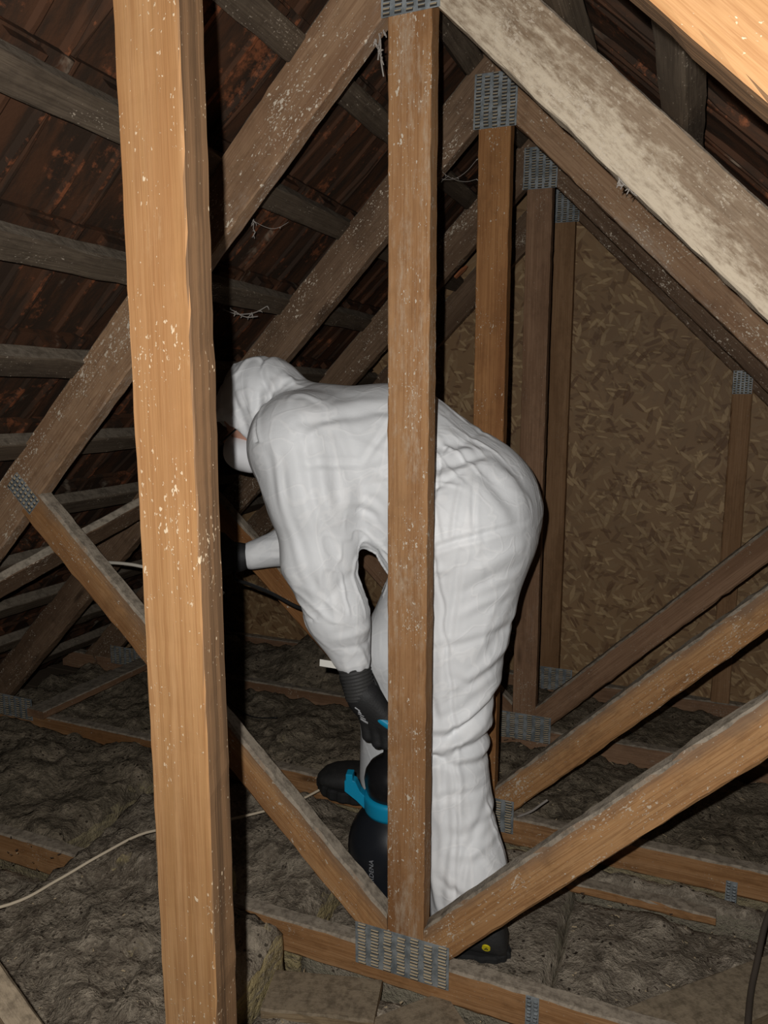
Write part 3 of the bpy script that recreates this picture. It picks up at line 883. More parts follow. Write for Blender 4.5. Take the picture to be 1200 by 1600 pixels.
# bones: (a, b, ra, rb)
NA, NK, NH = (-0.362, 1.335, -1.02), (-0.440, 1.400, -0.700), (-0.415, 1.450, -0.300)     # near leg
FA, FK, FH = (-0.672, 1.650, -0.960), (-0.612, 1.560, -0.585), (-0.450, 1.580, -0.300)    # far leg
BONES = [
    ((-0.432, 1.44, -0.262), (-0.432, 1.568, -0.262), 0.142, 0.142),       # 0 pelvis
    ((-0.440, 1.52, -0.232), (-0.610, 1.515, -0.148), 0.156, 0.166),       # 1 waist
    ((-0.610, 1.515, -0.146), (-0.790, 1.505, -0.118), 0.164, 0.142),      # 2 chest
    ((-0.765, 1.395, -0.108), (-0.790, 1.620, -0.108), 0.105, 0.105),      # 3 shoulders
    ((-0.745, 1.365, -0.105), (-0.712, 1.350, -0.205), 0.100, 0.088),      # 4 near upper arm
    ((-0.712, 1.350, -0.205), (-0.700, 1.342, -0.335), 0.088, 0.067),      # 5
    ((-0.700, 1.342, -0.335), (-0.662, 1.350, -0.450), 0.067, 0.058),      # 6 near forearm
    ((-0.662, 1.350, -0.450), (-0.632, 1.360, -0.545), 0.058, 0.040),      # 7
    ((-0.815, 1.640, -0.125), (-0.895, 1.655, -0.365), 0.090, 0.062),      # 8 far upper arm
    ((-0.895, 1.655, -0.365), (-1.005, 1.565, -0.396), 0.058, 0.036),      # 9 far forearm
    (NH, NK, 0.128, 0.086),                                                # 10 near thigh
    (NK, (-0.372, 1.345, -0.95), 0.081, 0.073),                            # 11 near shin
    ((-0.372, 1.345, -0.95), (-0.362, 1.337, -1.085), 0.073, 0.077),       # 12 near hem
    (FH, FK, 0.122, 0.084),                                                # 13 far thigh
    (FK, FA, 0.080, 0.070),                                                # 14 far shin
    ((-0.530, 1.440, -0.330), (-0.500, 1.440, -0.360), 0.062, 0.07),       # 15 lap fold
    ((-0.640, 1.42, -0.245), (-0.560, 1.44, -0.285), 0.050, 0.055),        # 16 loose belly cloth
]
HOOD = [
    ((-0.925, 1.500, -0.002), (-0.955, 1.495, -0.045), 0.094, 0.084),
    ((-0.890, 1.500, -0.010), (-0.830, 1.505, -0.055), 0.082, 0.088),
]
FACE_C = np.array([-1.005, 1.435, -0.130])

def suit_sdf(P):
    d = None
    ks = {3: 0.07, 4: 0.05, 8: 0.05, 10: 0.05, 13: 0.05, 15: 0.04, 16: 0.04, 11: 0.03, 14: 0.03}
    for i, (a, b, ra, rb) in enumerate(BONES):
        e = seg_d(P, a, b, ra, rb)
        d = e if d is None else smin(d, e, ks.get(i, 0.045))
    hd = smin(seg_d(P, *HOOD[0]), seg_d(P, *HOOD[1]), 0.03)
    # pulled peak where the hood gathers behind the neck
    hd = smin(hd, seg_d(P, (-0.85, 1.47, 0.025), (-0.822, 1.455, 0.035), 0.022, 0.008), 0.02)
    d = smin(d, hd, 0.014)
    # face opening
    fo = np.sqrt((((P - FACE_C) / np.array([1.0, 1.25, 1.0])) ** 2).sum(-1)) - 0.082
    d = smax(d, -fo, 0.006)
    # flat hem of the near trouser leg and cuffs of the sleeves
    hem = -(P[..., 2] + 1.030 + 0.62 * np.clip(-0.29 - P[..., 0], -0.1, 0.3))
    d = smax(d, hem, 0.006)
    return d

V, F = sdf_mesh(suit_sdf, (-1.10, 1.20, -1.13), (-0.22, 1.80, 0.13), 0.0062)
V = relax(V, F, 2, 0.5)
def subdivide(V, F):
    E = np.concatenate([np.stack([F[:, k], F[:, (k + 1) % 4]], 1) for k in range(4)])
    E.sort(1)
    key = E[:, 0] * len(V) + E[:, 1]
    uq, first, inv = np.unique(key, return_index=True, return_inverse=True)
    mid = V[E[first]].mean(1)
    n, m, q = len(V), len(uq), len(F)
    e = (inv.reshape(4, q).T) + n
    c = np.arange(q) + n + m
    V2 = np.concatenate([V, mid, V[F].mean(1)])
    F2 = np.concatenate([np.stack([F[:, k], e[:, k], c, e[:, (k + 3) % 4]], 1) for k in range(4)])
    return V2, F2
V, F = subdivide(V, F)
V = relax(V, F, 1, 0.5)
N = vnormals(V, F)
# creases that run along each limb, blended between the bones
ws, disp = [], []
#           along, across, amplitude
fold_par = {0: (5, 15, .0032), 1: (3.0, 17, .0050), 2: (3.5, 15, .0040), 3: (5, 13, .0034), 4: (2.6, 15, .0046), 5: (2.6, 17, .0052), 6: (3, 19, .0050), 7: (4, 22, .0045),
            8: (4, 16, .004), 9: (6, 24, .0042), 10: (4.0, 12, .0040), 11: (4, 15, .0046), 12: (3, 17, .0050), 13: (5, 14, .004), 14: (4, 17, .005), 15: (6, 16, .003), 16: (8, 17, .003)}
for i, (a, b, ra, rb) in enumerate(BONES + HOOD):
    a = np.array(a); b = np.array(b)
    ab = b - a; L = np.linalg.norm(ab); ab = ab / max(L, 1e-6)
    fl_, fc, am = fold_par.get(i, (9, 17, .0038))
    t = (V - a) @ ab
    perp = V - a - t[:, None] * ab
    sd = seg_d(V, a, b, ra, rb)
    w = np.exp(-np.maximum(sd, 0) / 0.012) * np.exp(-np.maximum(-sd, 0) / 0.03)
    warp = vnoise(V * 7 + 3.1, 200 + i)[:, None] * 0.35
    q = perp * fc + ab * (t * fl_)[:, None] + (i % 3) * 9.1 + np.stack([t, -t, t * .6], 1) * (3 if i % 2 else -3) + warp
    n1 = vnoise(q, 3); n2 = vnoise(q * 1.9 + 4.4, 31)
    msk = np.clip(vnoise(V * 8 + 11, 60) * 1.6 + 0.55, 0, 1)
    msk2 = np.clip(vnoise(V * 11 + 31, 61) * 1.8 + 0.35, 0, 1)
    nz = np.exp(-(n1 / 0.20) ** 2) * msk - 0.6 * np.exp(-((n1 - 0.36) / 0.16) ** 2) * msk + 0.22 * np.exp(-(n2 / 0.2) ** 2) * msk2
    ws.append(w); disp.append((nz * 0.65 + 0.12 * vnoise(q * 0.5, 9)) * am)
ws = np.array(ws) + 1e-9; disp = np.array(disp)
dv = (ws * disp).sum(0) / ws.sum(0)
def groove(V, p, n, width, depth, lim):
    n = np.array(n, float); n /= np.linalg.norm(n)
    d = (V - np.array(p)) @ n + 0.004 * vnoise(V * 25, 13)
    return (-depth * np.exp(-(d / width) ** 2) + 0.5 * depth * np.exp(-((d - 2 * width) / width) ** 2)) * lim
torso = ((V[:, 0] > -0.8) & (V[:, 2] > -0.45)).astype(float)
leg = (V[:, 0] > -0.60).astype(float) * (V[:, 2] < -0.10)
# elastic waist with gathers either side, yoke seam, side seam, knee creases
dw = (V - np.array((-0.455, 1.5, -0.14))) @ (np.array((0.80, 0, -0.60)))
gq = np.stack([V[:, 1] * 34, V[:, 2] * 30 + V[:, 0] * 22, dw * 5], 1)
gath = (np.exp(-(vnoise(gq, 77) / 0.2) ** 2) - 0.3) * 0.0042 * np.exp(-(dw / 0.075) ** 2) * torso
dv = dv + gath
dv += -0.0028 * np.exp(-(dw / 0.008) ** 2) * torso
dv += groove(V, (-0.405, 1.4, -0.5), (1.0, -0.1, 0.10), 0.004, 0.0030, (V[:, 1] < 1.45) * leg)
near_leg = (V[:, 1] < 1.49) * leg
for z0, dz, am in ((-0.690, 0.12, .010), (-0.722, -0.06, .006), (-0.640, 0.34, .005), (-0.955, -0.12, .0035), (-0.850, 0.10, .003), (-0.560, 0.25, .003), (-0.47, 0.1, .0025)):
    dv += groove(V, (-0.37, 1.37, z0), (-dz * 3, 0.0, 1), 0.009, am, near_leg * np.clip((V[:, 0] + 0.50 + 0.1 * vnoise(V * 7, 4)) / 0.08, 0, 1))
# single pulls and seams of the cloth on the side that shows: (height mm, half width mm, depth Y, [(x, z), ...])
FOLDS = [
    (-4, 11, 1.28, [(-0.705, -0.05), (-0.687, -0.124), (-0.663, -0.211), (-0.643, -0.299), (-0.61, -0.425)]),
    (3, 10, 1.28, [(-0.689, -0.056), (-0.662, -0.148), (-0.633, -0.273), (-0.603, -0.411), (-0.589, -0.502)]),
    (-3, 9, 1.28, [(-0.74, -0.113), (-0.721, -0.227), (-0.687, -0.341), (-0.645, -0.449)]),
    (3, 9, 1.28, [(-0.754, -0.101), (-0.737, -0.176), (-0.707, -0.291), (-0.666, -0.418)]),
    (-3.5, 9, 1.28, [(-0.59, -0.151), (-0.604, -0.22), (-0.598, -0.321), (-0.582, -0.422)]),
    (2.5, 9, 1.28, [(-0.614, -0.152), (-0.625, -0.247), (-0.612, -0.348)]),
    (-2.5, 8, 1.28, [(-0.65, -0.098), (-0.635, -0.172), (-0.624, -0.221)]),
    (2.5, 8, 1.28, [(-0.646, -0.486), (-0.603, -0.477), (-0.563, -0.452)]),
    (-2.5, 7, 1.28, [(-0.639, -0.508), (-0.596, -0.505), (-0.562, -0.485)]),
    (-3, 6, 1.33, [(-0.538, -0.025), (-0.562, -0.074), (-0.597, -0.135)]),
    (-2.5, 6, 1.33, [(-0.695, -0.131), (-0.645, -0.132), (-0.595, -0.135)]),
    (3, 10, 1.33, [(-0.701, -0.026), (-0.63, -0.01), (-0.538, -0.003)]),
    (-3, 9, 1.33, [(-0.715, -0.054), (-0.63, -0.038), (-0.538, -0.025)]),
    (2.5, 8, 1.33, [(-0.702, -0.09), (-0.672, -0.061), (-0.644, -0.05)]),
    (3, 9, 1.33, [(-0.603, -0.153), (-0.569, -0.14), (-0.537, -0.129)]),
    (-3, 8, 1.33, [(-0.6, -0.178), (-0.569, -0.171), (-0.537, -0.163)]),
    (3, 8, 1.33, [(-0.614, -0.206), (-0.582, -0.213), (-0.559, -0.235)]),
    (-2.5, 7, 1.33, [(-0.613, -0.221), (-0.589, -0.233), (-0.569, -0.253)]),
    (3, 9, 1.34, [(-0.473, -0.075), (-0.41, -0.067), (-0.354, -0.08), (-0.321, -0.093)]),
    (-3, 8, 1.34, [(-0.473, -0.097), (-0.403, -0.088), (-0.348, -0.09), (-0.319, -0.095)]),
    (3.5, 9, 1.34, [(-0.473, -0.119), (-0.397, -0.105), (-0.341, -0.1)]),
    (-3.5, 8, 1.34, [(-0.473, -0.14), (-0.403, -0.122), (-0.341, -0.103)]),
    (3, 8, 1.34, [(-0.472, -0.161), (-0.421, -0.15), (-0.365, -0.124)]),
    (-3, 6, 1.34, [(-0.472, -0.177), (-0.434, -0.163), (-0.384, -0.133)]),
    (-2.5, 8, 1.36, [(-0.461, -0.025), (-0.429, -0.039), (-0.397, -0.058)]),
    (2.5, 8, 1.36, [(-0.465, -0.043), (-0.429, -0.058), (-0.397, -0.072)]),
    (-3, 8, 1.36, [(-0.383, -0.13), (-0.345, -0.161), (-0.307, -0.208), (-0.293, -0.244)]),
    (3, 8, 1.36, [(-0.367, -0.122), (-0.321, -0.16), (-0.287, -0.207)]),
    (-3, 7, 1.36, [(-0.35, -0.114), (-0.305, -0.156), (-0.275, -0.2)]),
    (2.5, 7, 1.36, [(-0.333, -0.109), (-0.293, -0.147), (-0.266, -0.188)]),
    (-2, 4, 1.34, [(-0.444, -0.18), (-0.43, -0.225), (-0.417, -0.274)]),
    (2.2, 5, 1.34, [(-0.396, -0.141), (-0.397, -0.204), (-0.399, -0.272)]),
    (-2, 4, 1.34, [(-0.379, -0.137), (-0.368, -0.196), (-0.359, -0.261)]),
    (-4, 6, 1.34, [(-0.471, -0.312), (-0.432, -0.281), (-0.394, -0.266), (-0.32, -0.246), (-0.278, -0.238)]),
    (3, 7, 1.34, [(-0.284, -0.238), (-0.266, -0.242), (-0.253, -0.258)]),
    (-3, 6, 1.32, [(-0.379, -0.273), (-0.392, -0.336), (-0.403, -0.413), (-0.41, -0.477)]),
    (3, 8, 1.32, [(-0.464, -0.349), (-0.438, -0.328), (-0.406, -0.319)]),
    (2.5, 10, 1.32, [(-0.384, -0.335), (-0.332, -0.308), (-0.276, -0.28)]),
    (-2.5, 9, 1.32, [(-0.392, -0.374), (-0.337, -0.343), (-0.272, -0.313)]),
    (2.5, 9, 1.32, [(-0.398, -0.418), (-0.354, -0.392), (-0.3, -0.37)]),
    (-3.5, 10, 1.32, [(-0.346, -0.494), (-0.316, -0.453), (-0.281, -0.386)]),
    (3, 9, 1.32, [(-0.364, -0.548), (-0.327, -0.504), (-0.298, -0.456)]),
    (-3, 8, 1.32, [(-0.442, -0.521), (-0.446, -0.581), (-0.428, -0.638)]),
    (2.5, 8, 1.32, [(-0.423, -0.479), (-0.42, -0.557), (-0.421, -0.623)]),
    (-2.5, 8, 1.32, [(-0.403, -0.541), (-0.37, -0.556), (-0.339, -0.532)]),
    (5, 10, 1.31, [(-0.458, -0.652), (-0.411, -0.641), (-0.373, -0.621), (-0.335, -0.585)]),
    (-6, 9, 1.31, [(-0.457, -0.674), (-0.404, -0.661), (-0.366, -0.639), (-0.339, -0.615)]),
    (3.5, 8, 1.31, [(-0.404, -0.68), (-0.372, -0.663), (-0.347, -0.643)]),
    (-3, 7, 1.29, [(-0.41, -0.668), (-0.41, -0.755), (-0.395, -0.86), (-0.4, -0.986)]),
    (3, 9, 1.29, [(-0.392, -0.671), (-0.386, -0.763), (-0.366, -0.866)]),
    (-2.5, 7, 1.29, [(-0.439, -0.795), (-0.39, -0.777), (-0.326, -0.774)]),
    (2.5, 8, 1.29, [(-0.395, -0.887), (-0.343, -0.881), (-0.299, -0.856)]),
    (-2.5, 7, 1.29, [(-0.314, -0.734), (-0.338, -0.819), (-0.362, -0.906), (-0.378, -0.98)]),
    (3, 8, 1.29, [(-0.433, -0.855), (-0.424, -0.936), (-0.407, -1.016)]),
    (-3, 7, 1.41, [(-0.946, 0.014), (-0.926, -0.028), (-0.919, -0.078)]),
    (3, 8, 1.41, [(-0.907, 0.041), (-0.893, -0.014), (-0.906, -0.07)]),
    (-3, 7, 1.41, [(-0.875, 0.027), (-0.882, -0.028), (-0.87, -0.084)]),
    (3, 8, 1.41, [(-0.842, 0.047), (-0.86, -0.0), (-0.853, -0.056)]),
    (-4, 5, 1.41, [(-0.772, 0.029), (-0.807, 0.01), (-0.833, -0.017)]),
    (2.5, 6, 1.41, [(-0.795, 0.04), (-0.827, 0.02), (-0.844, -0.007)]),
    (-2.5, 7, 1.5, [(-0.979, -0.381), (-0.925, -0.383), (-0.864, -0.39)]),
    (2.5, 7, 1.5, [(-0.988, -0.361), (-0.933, -0.352), (-0.88, -0.342)])]

near_v = np.where(N[:, 1] < 0.25)[0]
VN = V[near_v]
for hgt, wid, yy, pl in FOLDS:
    best = np.full(len(VN), 9.0); bu = np.zeros(len(VN))
    ns_ = len(pl) - 1
    for k in range(ns_):
        p, q = np.array(pl[k]), np.array(pl[k + 1])
        e = q - p
        tt = np.clip(((VN[:, [0, 2]] - p) @ e) / (e @ e), 0, 1)
        d = np.linalg.norm(VN[:, [0, 2]] - p - tt[:, None] * e, axis=1)
        m = d < best
        best[m] = d[m]; bu[m] = (k + tt[m]) / ns_
    w = wid * 0.001
    am = hgt * 0.001 * np.sqrt(np.clip(np.sin(np.clip(bu, 0.02, 0.98) * PI), 0, 1))
    yw = np.clip(1 - (np.abs(VN[:, 1] - yy) - 0.07) / 0.04, 0, 1)
    dv[near_v] += am * (np.exp(-(best / w) ** 2) - 0.45 * np.exp(-((best - 1.9 * w) / w) ** 2)) * yw
# hood seam and crumple
hs = np.exp(-np.maximum(seg_d(V, *HOOD[0]), 0) / 0.01)
dv += groove(V, (-0.852, 1.5, 0.0), (1, 0, 0.55), 0.006, 0.006, (V[:, 2] > -0.09) * (V[:, 0] > -0.93))
dv += hs * (np.exp(-(vnoise(V * np.array((22, 16, 15)), 91) / 0.15) ** 2)) * 0.0035
cuffz = np.exp(-((V[:, 2] + 0.560) / 0.02) ** 2) * (V[:, 1] < 1.45) * (V[:, 0] < -0.55)
dv += cuffz * np.sin(np.arctan2(V[:, 1] - 1.36, V[:, 0] + 0.632) * 7 + 2 * vnoise(V * 30, 8)) * 0.0012
V = V + N * dv[:, None]
V = relax(V, F, 1, 0.25)
link('coverall', fast_mesh('coverall', V, F, M_SUIT), None, person)

# the body inside it: head with face, neck, torso, arms to the wrists, legs
def body_sdf(P):
    d = None
    for (a, b, ra, rb) in BONES[:3] + BONES[4:8] + BONES[8:12] + BONES[13:15]:
        e = seg_d(P, a, b, max(ra - 0.035, 0.022), max(rb - 0.030, 0.022))
        d = e if d is None else smin(d, e, 0.03)
    e = seg_d(P, (-0.632, 1.360, -0.54), (-0.618, 1.360, -0.60), 0.027, 0.026); d = smin(d, e, 0.02)
    e = seg_d(P, (-0.985, 1.58, -0.392), (-1.040, 1.540, -0.404), 0.026, 0.025); d = smin(d, e, 0.02)
    e = seg_d(P, (-0.79, 1.505, -0.09), (-0.90, 1.5, -0.03), 0.055, 0.055); d = smin(d, e, 0.03)
    # cranium, face wedge, jaw
    e = seg_d(P, (-0.905, 1.5, -0.005), (-0.940, 1.5, -0.035), 0.074, 0.068); d = smin(d, e, 0.03)
    e = seg_d(P, (-0.955, 1.5, -0.060), (-0.945, 1.5, -0.125), 0.056, 0.036); d = smin(d, e, 0.03)
    e = seg_d(P, (-0.990, 1.5, -0.072), (-1.018, 1.5, -0.105), 0.012, 0.015); d = smin(d, e, 0.012)       # nose
    e = seg_d(P, (-0.993, 1.475, -0.052), (-0.993, 1.525, -0.052), 0.013, 0.013); d = smin(d, e, 0.012)   # brow
    for s in (-1, 1):
        e = np.sqrt(((P - np.array((-1.003, 1.5 + s * 0.028, -0.074))) ** 2).sum(-1)) - 0.010
        d = smax(d, -e, 0.008)                                                                             # eye socket
        e = np.sqrt(((P - np.array((-0.992, 1.5 + s * 0.028, -0.075))) ** 2).sum(-1)) - 0.011
        d = smin(d, e, 0.003)                                                                              # eyeball
        e = seg_d(P, (-0.918, 1.5 + s * 0.060, -0.045), (-0.912, 1.5 + s * 0.060, -0.075), 0.012, 0.010); d = smin(d, e, 0.008)   # ear
    e = seg_d(P, (-0.998, 1.485, -0.122), (-0.998, 1.515, -0.122), 0.006, 0.006); d = smin(d, e, 0.006)    # lips
    return d
V, F = sdf_mesh(body_sdf, (-1.09, 1.25, -1.05), (-0.28, 1.76, 0.10), 0.0075)
link('body', fast_mesh('body', V, F, M_SKIN), None, person)

# dust mask
def mask_sdf(P):
    q = (P - np.array((-0.962, 1.490, -0.130))) / np.array((0.050, 0.066, 0.044))
    d = (np.sqrt((q ** 2).sum(-1)) - 1) * 0.05
    d = smin(d, seg_d(P, (-0.985, 1.497, -0.118), (-0.935, 1.470, -0.150), 0.036, 0.024), 0.02)
    cut = 0.74 * (P[..., 0] + 0.900) - 0.3 * (P[..., 2] + 0.1)
    return smax(d, cut, 0.006)
V, F = sdf_mesh(mask_sdf, (-1.06, 1.40, -0.21), (-0.88, 1.60, -0.04), 0.0035)
V = relax(V, F, 2)
mask = link('dust_mask', fast_mesh('dust_mask', V, F, M_MASK), None, person)
link('strap', tube_mesh('strap', [(-1.018, 1.470, -0.112), (-1.008, 1.447, -0.106), (-0.992, 1.434, -0.100), (-0.968, 1.428, -0.086), (-0.945, 1.424, -0.070)], 0.0022, M_CBLACK, 6), None, mask)

# gloves
def hand_sdf(P, palm, fingers, thumb, wrist):
    d = seg_d(P, *wrist)
    for q in palm:
        d = smin(d, seg_d(P, *q), 0.018)
    for ch in fingers + [thumb]:
        f = None
        for k in range(len(ch) - 1):
            r0, r1 = ch[k][3], ch[k + 1][3]
            e = seg_d(P, ch[k][:3], ch[k + 1][:3], r0, r1)
            f = e if f is None else smin(f, e, 0.003)
        d = smin(d, f, 0.006)
    return d
# near hand: back of the hand towards the camera, fingers wrapped under the bar of the pump handle
BAR = np.array((-0.556, 1.392, -0.704))
palm, fingers = [], []
for i, (x, ln) in enumerate(((-0.602, 0.96), (-0.580, 1.06), (-0.558, 1.0), (-0.538, 0.86))):
    kz = -0.672 - 0.004 * (1.5 - abs(i - 1.5)) - (x + 0.602) * 0.15
    palm.append(((-0.614 + i * 0.008, 1.360, -0.625), (x, 1.362, kz), 0.021, 0.0155))
    fingers.append([(x, 1.359, kz, .0135), (x + .004, 1.360, kz - 0.042 * ln, .0120), (x + .010, 1.392, kz - 0.056 * ln, .0112), (x + .012, 1.414, kz - 0.036 * ln, .0100)])
thumb = [(-0.628, 1.372, -0.640, .0150), (-0.624, 1.392, -0.668, .0135), (-0.606, 1.412, -0.684, .0120), (-0.586, 1.418, -0.690, .0100)]
wrist = ((-0.628, 1.360, -0.585), (-0.612, 1.360, -0.632), 0.0325, 0.030)
fn = lambda P: hand_sdf(P, palm, fingers, thumb, wrist)
V, F = sdf_mesh(fn, (-0.68, 1.31, -0.775), (-0.49, 1.45, -0.55), 0.0028)
V = relax(V, F, 1)
glove = link('glove', fast_mesh('glove', V, F, M_GLOVE), None, person)
glove['label'] = 'black coated work glove gripping the pump handle'
# ribbed grey knit cuff
prof, V2, F2 = [], [], []
a, b = Vector((-0.634, 1.360, -0.548)), Vector((-0.613, 1.359, -0.628))
ax = (b - a).normalized(); s_ = ax.cross(Vector((0, 1, 0))).normalized(); u_ = s_.cross(ax)
nr, ns = 44, 36
for i in range(nr + 1):
    f = i / nr
    r = (0.0345 - 0.002 * f) + 0.0010 * math.sin(f * PI * 22)
    for k in range(ns):
        an = 2 * PI * k / ns
        V2.append(a.lerp(b, f) + (s_ * math.cos(an) + u_ * math.sin(an)) * r)
for i in range(nr):
    for k in range(ns):
        p, q = i * ns + k, i * ns + (k + 1) % ns
        F2.append((p, p + ns, q + ns, q))
link('knit_cuff', mesh('knit_cuff', V2, F2, M_KNIT, True), None, glove)
# white printed marks on the back of the glove, laid onto its surface
def print_quad(c, du, dv_, V2, F2, off=0.0012):
    """c: centre on the XZ plane; project along +Y onto the glove"""
    pts = []
    for su, sv in ((-1, -1), (1, -1), (1, 1), (-1, 1)):
        x = c[0] + du[0] * su + dv_[0] * sv; z = c[1] + du[1] * su + dv_[1] * sv
        ys = np.linspace(1.30, 1.42, 240)
        dd = fn(np.stack([np.full_like(ys, x), ys, np.full_like(ys, z)], -1))
        hit = np.argmax(dd < 0.0)
        y = ys[hit] if (dd < 0).any() else 1.36
        pts.append((x, y - off, z))
    b0 = len(V2); V2 += pts; F2.append((b0, b0 + 1, b0 + 2, b0 + 3))
V2, F2 = [], []
for (x, z, lx, lz, tx, tz) in [(q_[0] + 0.012, q_[1] - 0.002, q_[2] * 1.15, q_[3] * 1.15, q_[4] * 1.2, q_[5] * 1.2) for q_ in ((-0.620, -0.641, .0045, -.003, .0008, .001), (-0.6165, -0.646, .002, -.004, .001, .0004), (-0.616, -0.650, .003, -.0018, .0007, .0009),
                               (-0.6145, -0.6555, .0055, -.0022, .0003, .0011), (-0.612, -0.6625, .0055, -.0024, .0003, .0011))]:
    print_quad((x, z), (lx, lz), (tx, tz), V2, F2)
for k in range(9):
    print_quad((-0.6055 + k * 0.0019, -0.6685 - k * 0.00085), (0.0007, -0.0004), (0.0006, 0.0026), V2, F2)
link('printed_mark', mesh('printed_mark', V2, F2, M_PRINT), None, glove)

# far hand, raised and closed around the lance grip
palm, fingers = [], []
for i in range(4):
    y0 = 1.520 + i * 0.0
    z0 = -0.385 - i * 0.019
    palm.append(((-1.035, 1.545, -0.398 - (i - 1.5) * 0.010), (-1.075, 1.520, z0 + 0.01), 0.020, 0.0155))
    fingers.append([(-1.075, 1.520, z0 + .01, .0130), (-1.112, 1.505, z0 + .004, .0118), (-1.122, 1.535, z0, .0108), (-1.098, 1.552, z0, .0098)])
thumb = [(-1.045, 1.535, -0.372, .0145), (-1.080, 1.545, -0.352, .0130), (-1.110, 1.550, -0.350, .0112), (-1.128, 1.550, -0.356, .0098)]
wrist = ((-1.008, 1.562, -0.396), (-1.045, 1.540, -0.402), 0.031, 0.028)
fn2 = lambda P: hand_sdf(P, palm, fingers, thumb, wrist)
V, F = sdf_mesh(fn2, (-1.16, 1.47, -0.49), (-0.98, 1.62, -0.31), 0.0030)
V = relax(V, F, 1)
V = V[:] 
gl2 = link('glove', fast_mesh('glove', V, F, M_GLOVE), None, person)
gl2['label'] = 'black work glove on the raised far hand'

# loose tape end sticking out at the near cuff
me = box_mesh('cuff_tab', 0.040, 0.0012, 0.015, M_TAG)
link('cuff_tab', me, Matrix.Translation((-0.676, 1.335, -0.556)) @ Matrix.Rotation(0.06, 4, 'Y') @ Matrix.Rotation(0.12, 4, 'Z'), person)

# shoes
def shoe(M, label):
    """toe along +X, sole on z = 0, heel at x = 0"""
    st = [(0.000, .020, .055), (0.012, .034, .085), (0.040, .039, .105), (0.080, .039, .105), (0.115, .039, .088), (0.150, .043, .074), (0.190, .048, .066), (0.225, .049, .060), (0.255, .044, .054), (0.277, .032, .046), (0.288, .014, .036)]
    V, F = [], []
    ns = 20
    for x, w, h in st:
        for k in range(ns):
            a = 2 * PI * k / ns
            ca, sa = math.cos(a), math.sin(a)
            y = w * math.copysign(abs(ca) ** 0.75, ca)
            z = 0.018 + (h - 0.018) * (0.5 + 0.5 * math.copysign(abs(sa) ** 0.8, sa))
            V.append((x + (0.006 if sa < 0 else 0) * 0, y, z))
    n = len(st)
    for i in range(n - 1):
        for k in range(ns):
            a, b = i * ns + k, i * ns + (k + 1) % ns
            F.append((a, a + ns, b + ns, b))
    F.append(tuple(range(ns))); F.append(tuple((n - 1) * ns + k for k in reversed(range(ns))))
    up = link('shoe', mesh('shoe', V, F, M_SHOE, True), M, person)
    up['label'] = label
    # sole with a cleated rim
    V, F = [], []
    out = []
    m = 96
    for k in range(m):
        a = 2 * PI * k / m
        x = 0.144 + 0.150 * math.cos(a)
        w = np.interp(x, [s[0] for s in st], [s[1] for s in st]) + 0.005
        y = w * math.copysign(abs(math.sin(a)) ** 0.55, math.sin(a))
        cl_ = 0.0025 if (k // 2) % 2 else 0.0
        out.append((x + math.cos(a) * cl_, y + math.sin(a) * cl_))
    for z, e in ((0.0, 0.98), (0.004, 1.0), (0.020, 1.0), (0.026, 0.97)):
        for x, y in out:
            V.append((0.144 + (x - 0.144) * e, y * e, z))
    for i in range(3):
        for k in range(m):
            a, b = i * m + k, i * m + (k + 1) % m
            F.append((a, b, b + m, a + m))
    F.append(tuple(reversed(range(m)))); F.append(tuple(3 * m + k for k in range(m)))
    link('sole', mesh('sole', V, F, M_SOLE), M, up)
    return up
MS1 = Matrix.Translation((-0.284, 1.350, -1.138)) @ Matrix.Rotation(PI + 0.10, 4, 'Z')
s1 = shoe(MS1, 'black safety shoe with a round yellow badge near the heel')
MS2 = Matrix.Translation((-0.605, 1.690, -1.050)) @ Matrix.Rotation(PI + 0.04, 4, 'Z') @ Matrix.Diagonal((0.96, 1.22, 1.12, 1))
s2 = shoe(MS2, 'black shoe toe showing past the tank')
# yellow badge on the near shoe: disc with a dark triangle
BM = frame((-0.318, 1.3065, -1.090), (1, 0.10, 0), (0.0, -0.35, 1))
V = [(0, 0, 0)] + [(0.0085 * math.cos(2 * PI * k / 24), 0, 0.0085 * math.sin(2 * PI * k / 24)) for k in range(24)] + [(0.0085 * math.cos(2 * PI * k / 24), 0.003, 0.0085 * math.sin(2 * PI * k / 24)) for k in range(24)]
F = [(0, 1 + k, 1 + (k + 1) % 24) for k in range(24)] + [(1 + k, 25 + k, 25 + (k + 1) % 24, 1 + (k + 1) % 24) for k in range(24)]
bd = link('badge', mesh('badge', V, F, M_YEL), BM, s1)
V = [(-.005, -.0006, -.0035), (.005, -.0006, -.0035), (.001, -.0006, .0045), (-.0012, -.0006, -.0012), (.002, -.0006, -.0012), (0.0005, -.0006, .0014)]
F = [(0, 1, 4, 3), (1, 2, 5, 4), (2, 0, 3, 5)]
link('badge', mesh('badge', V, F, M_SLOT), BM, s1)

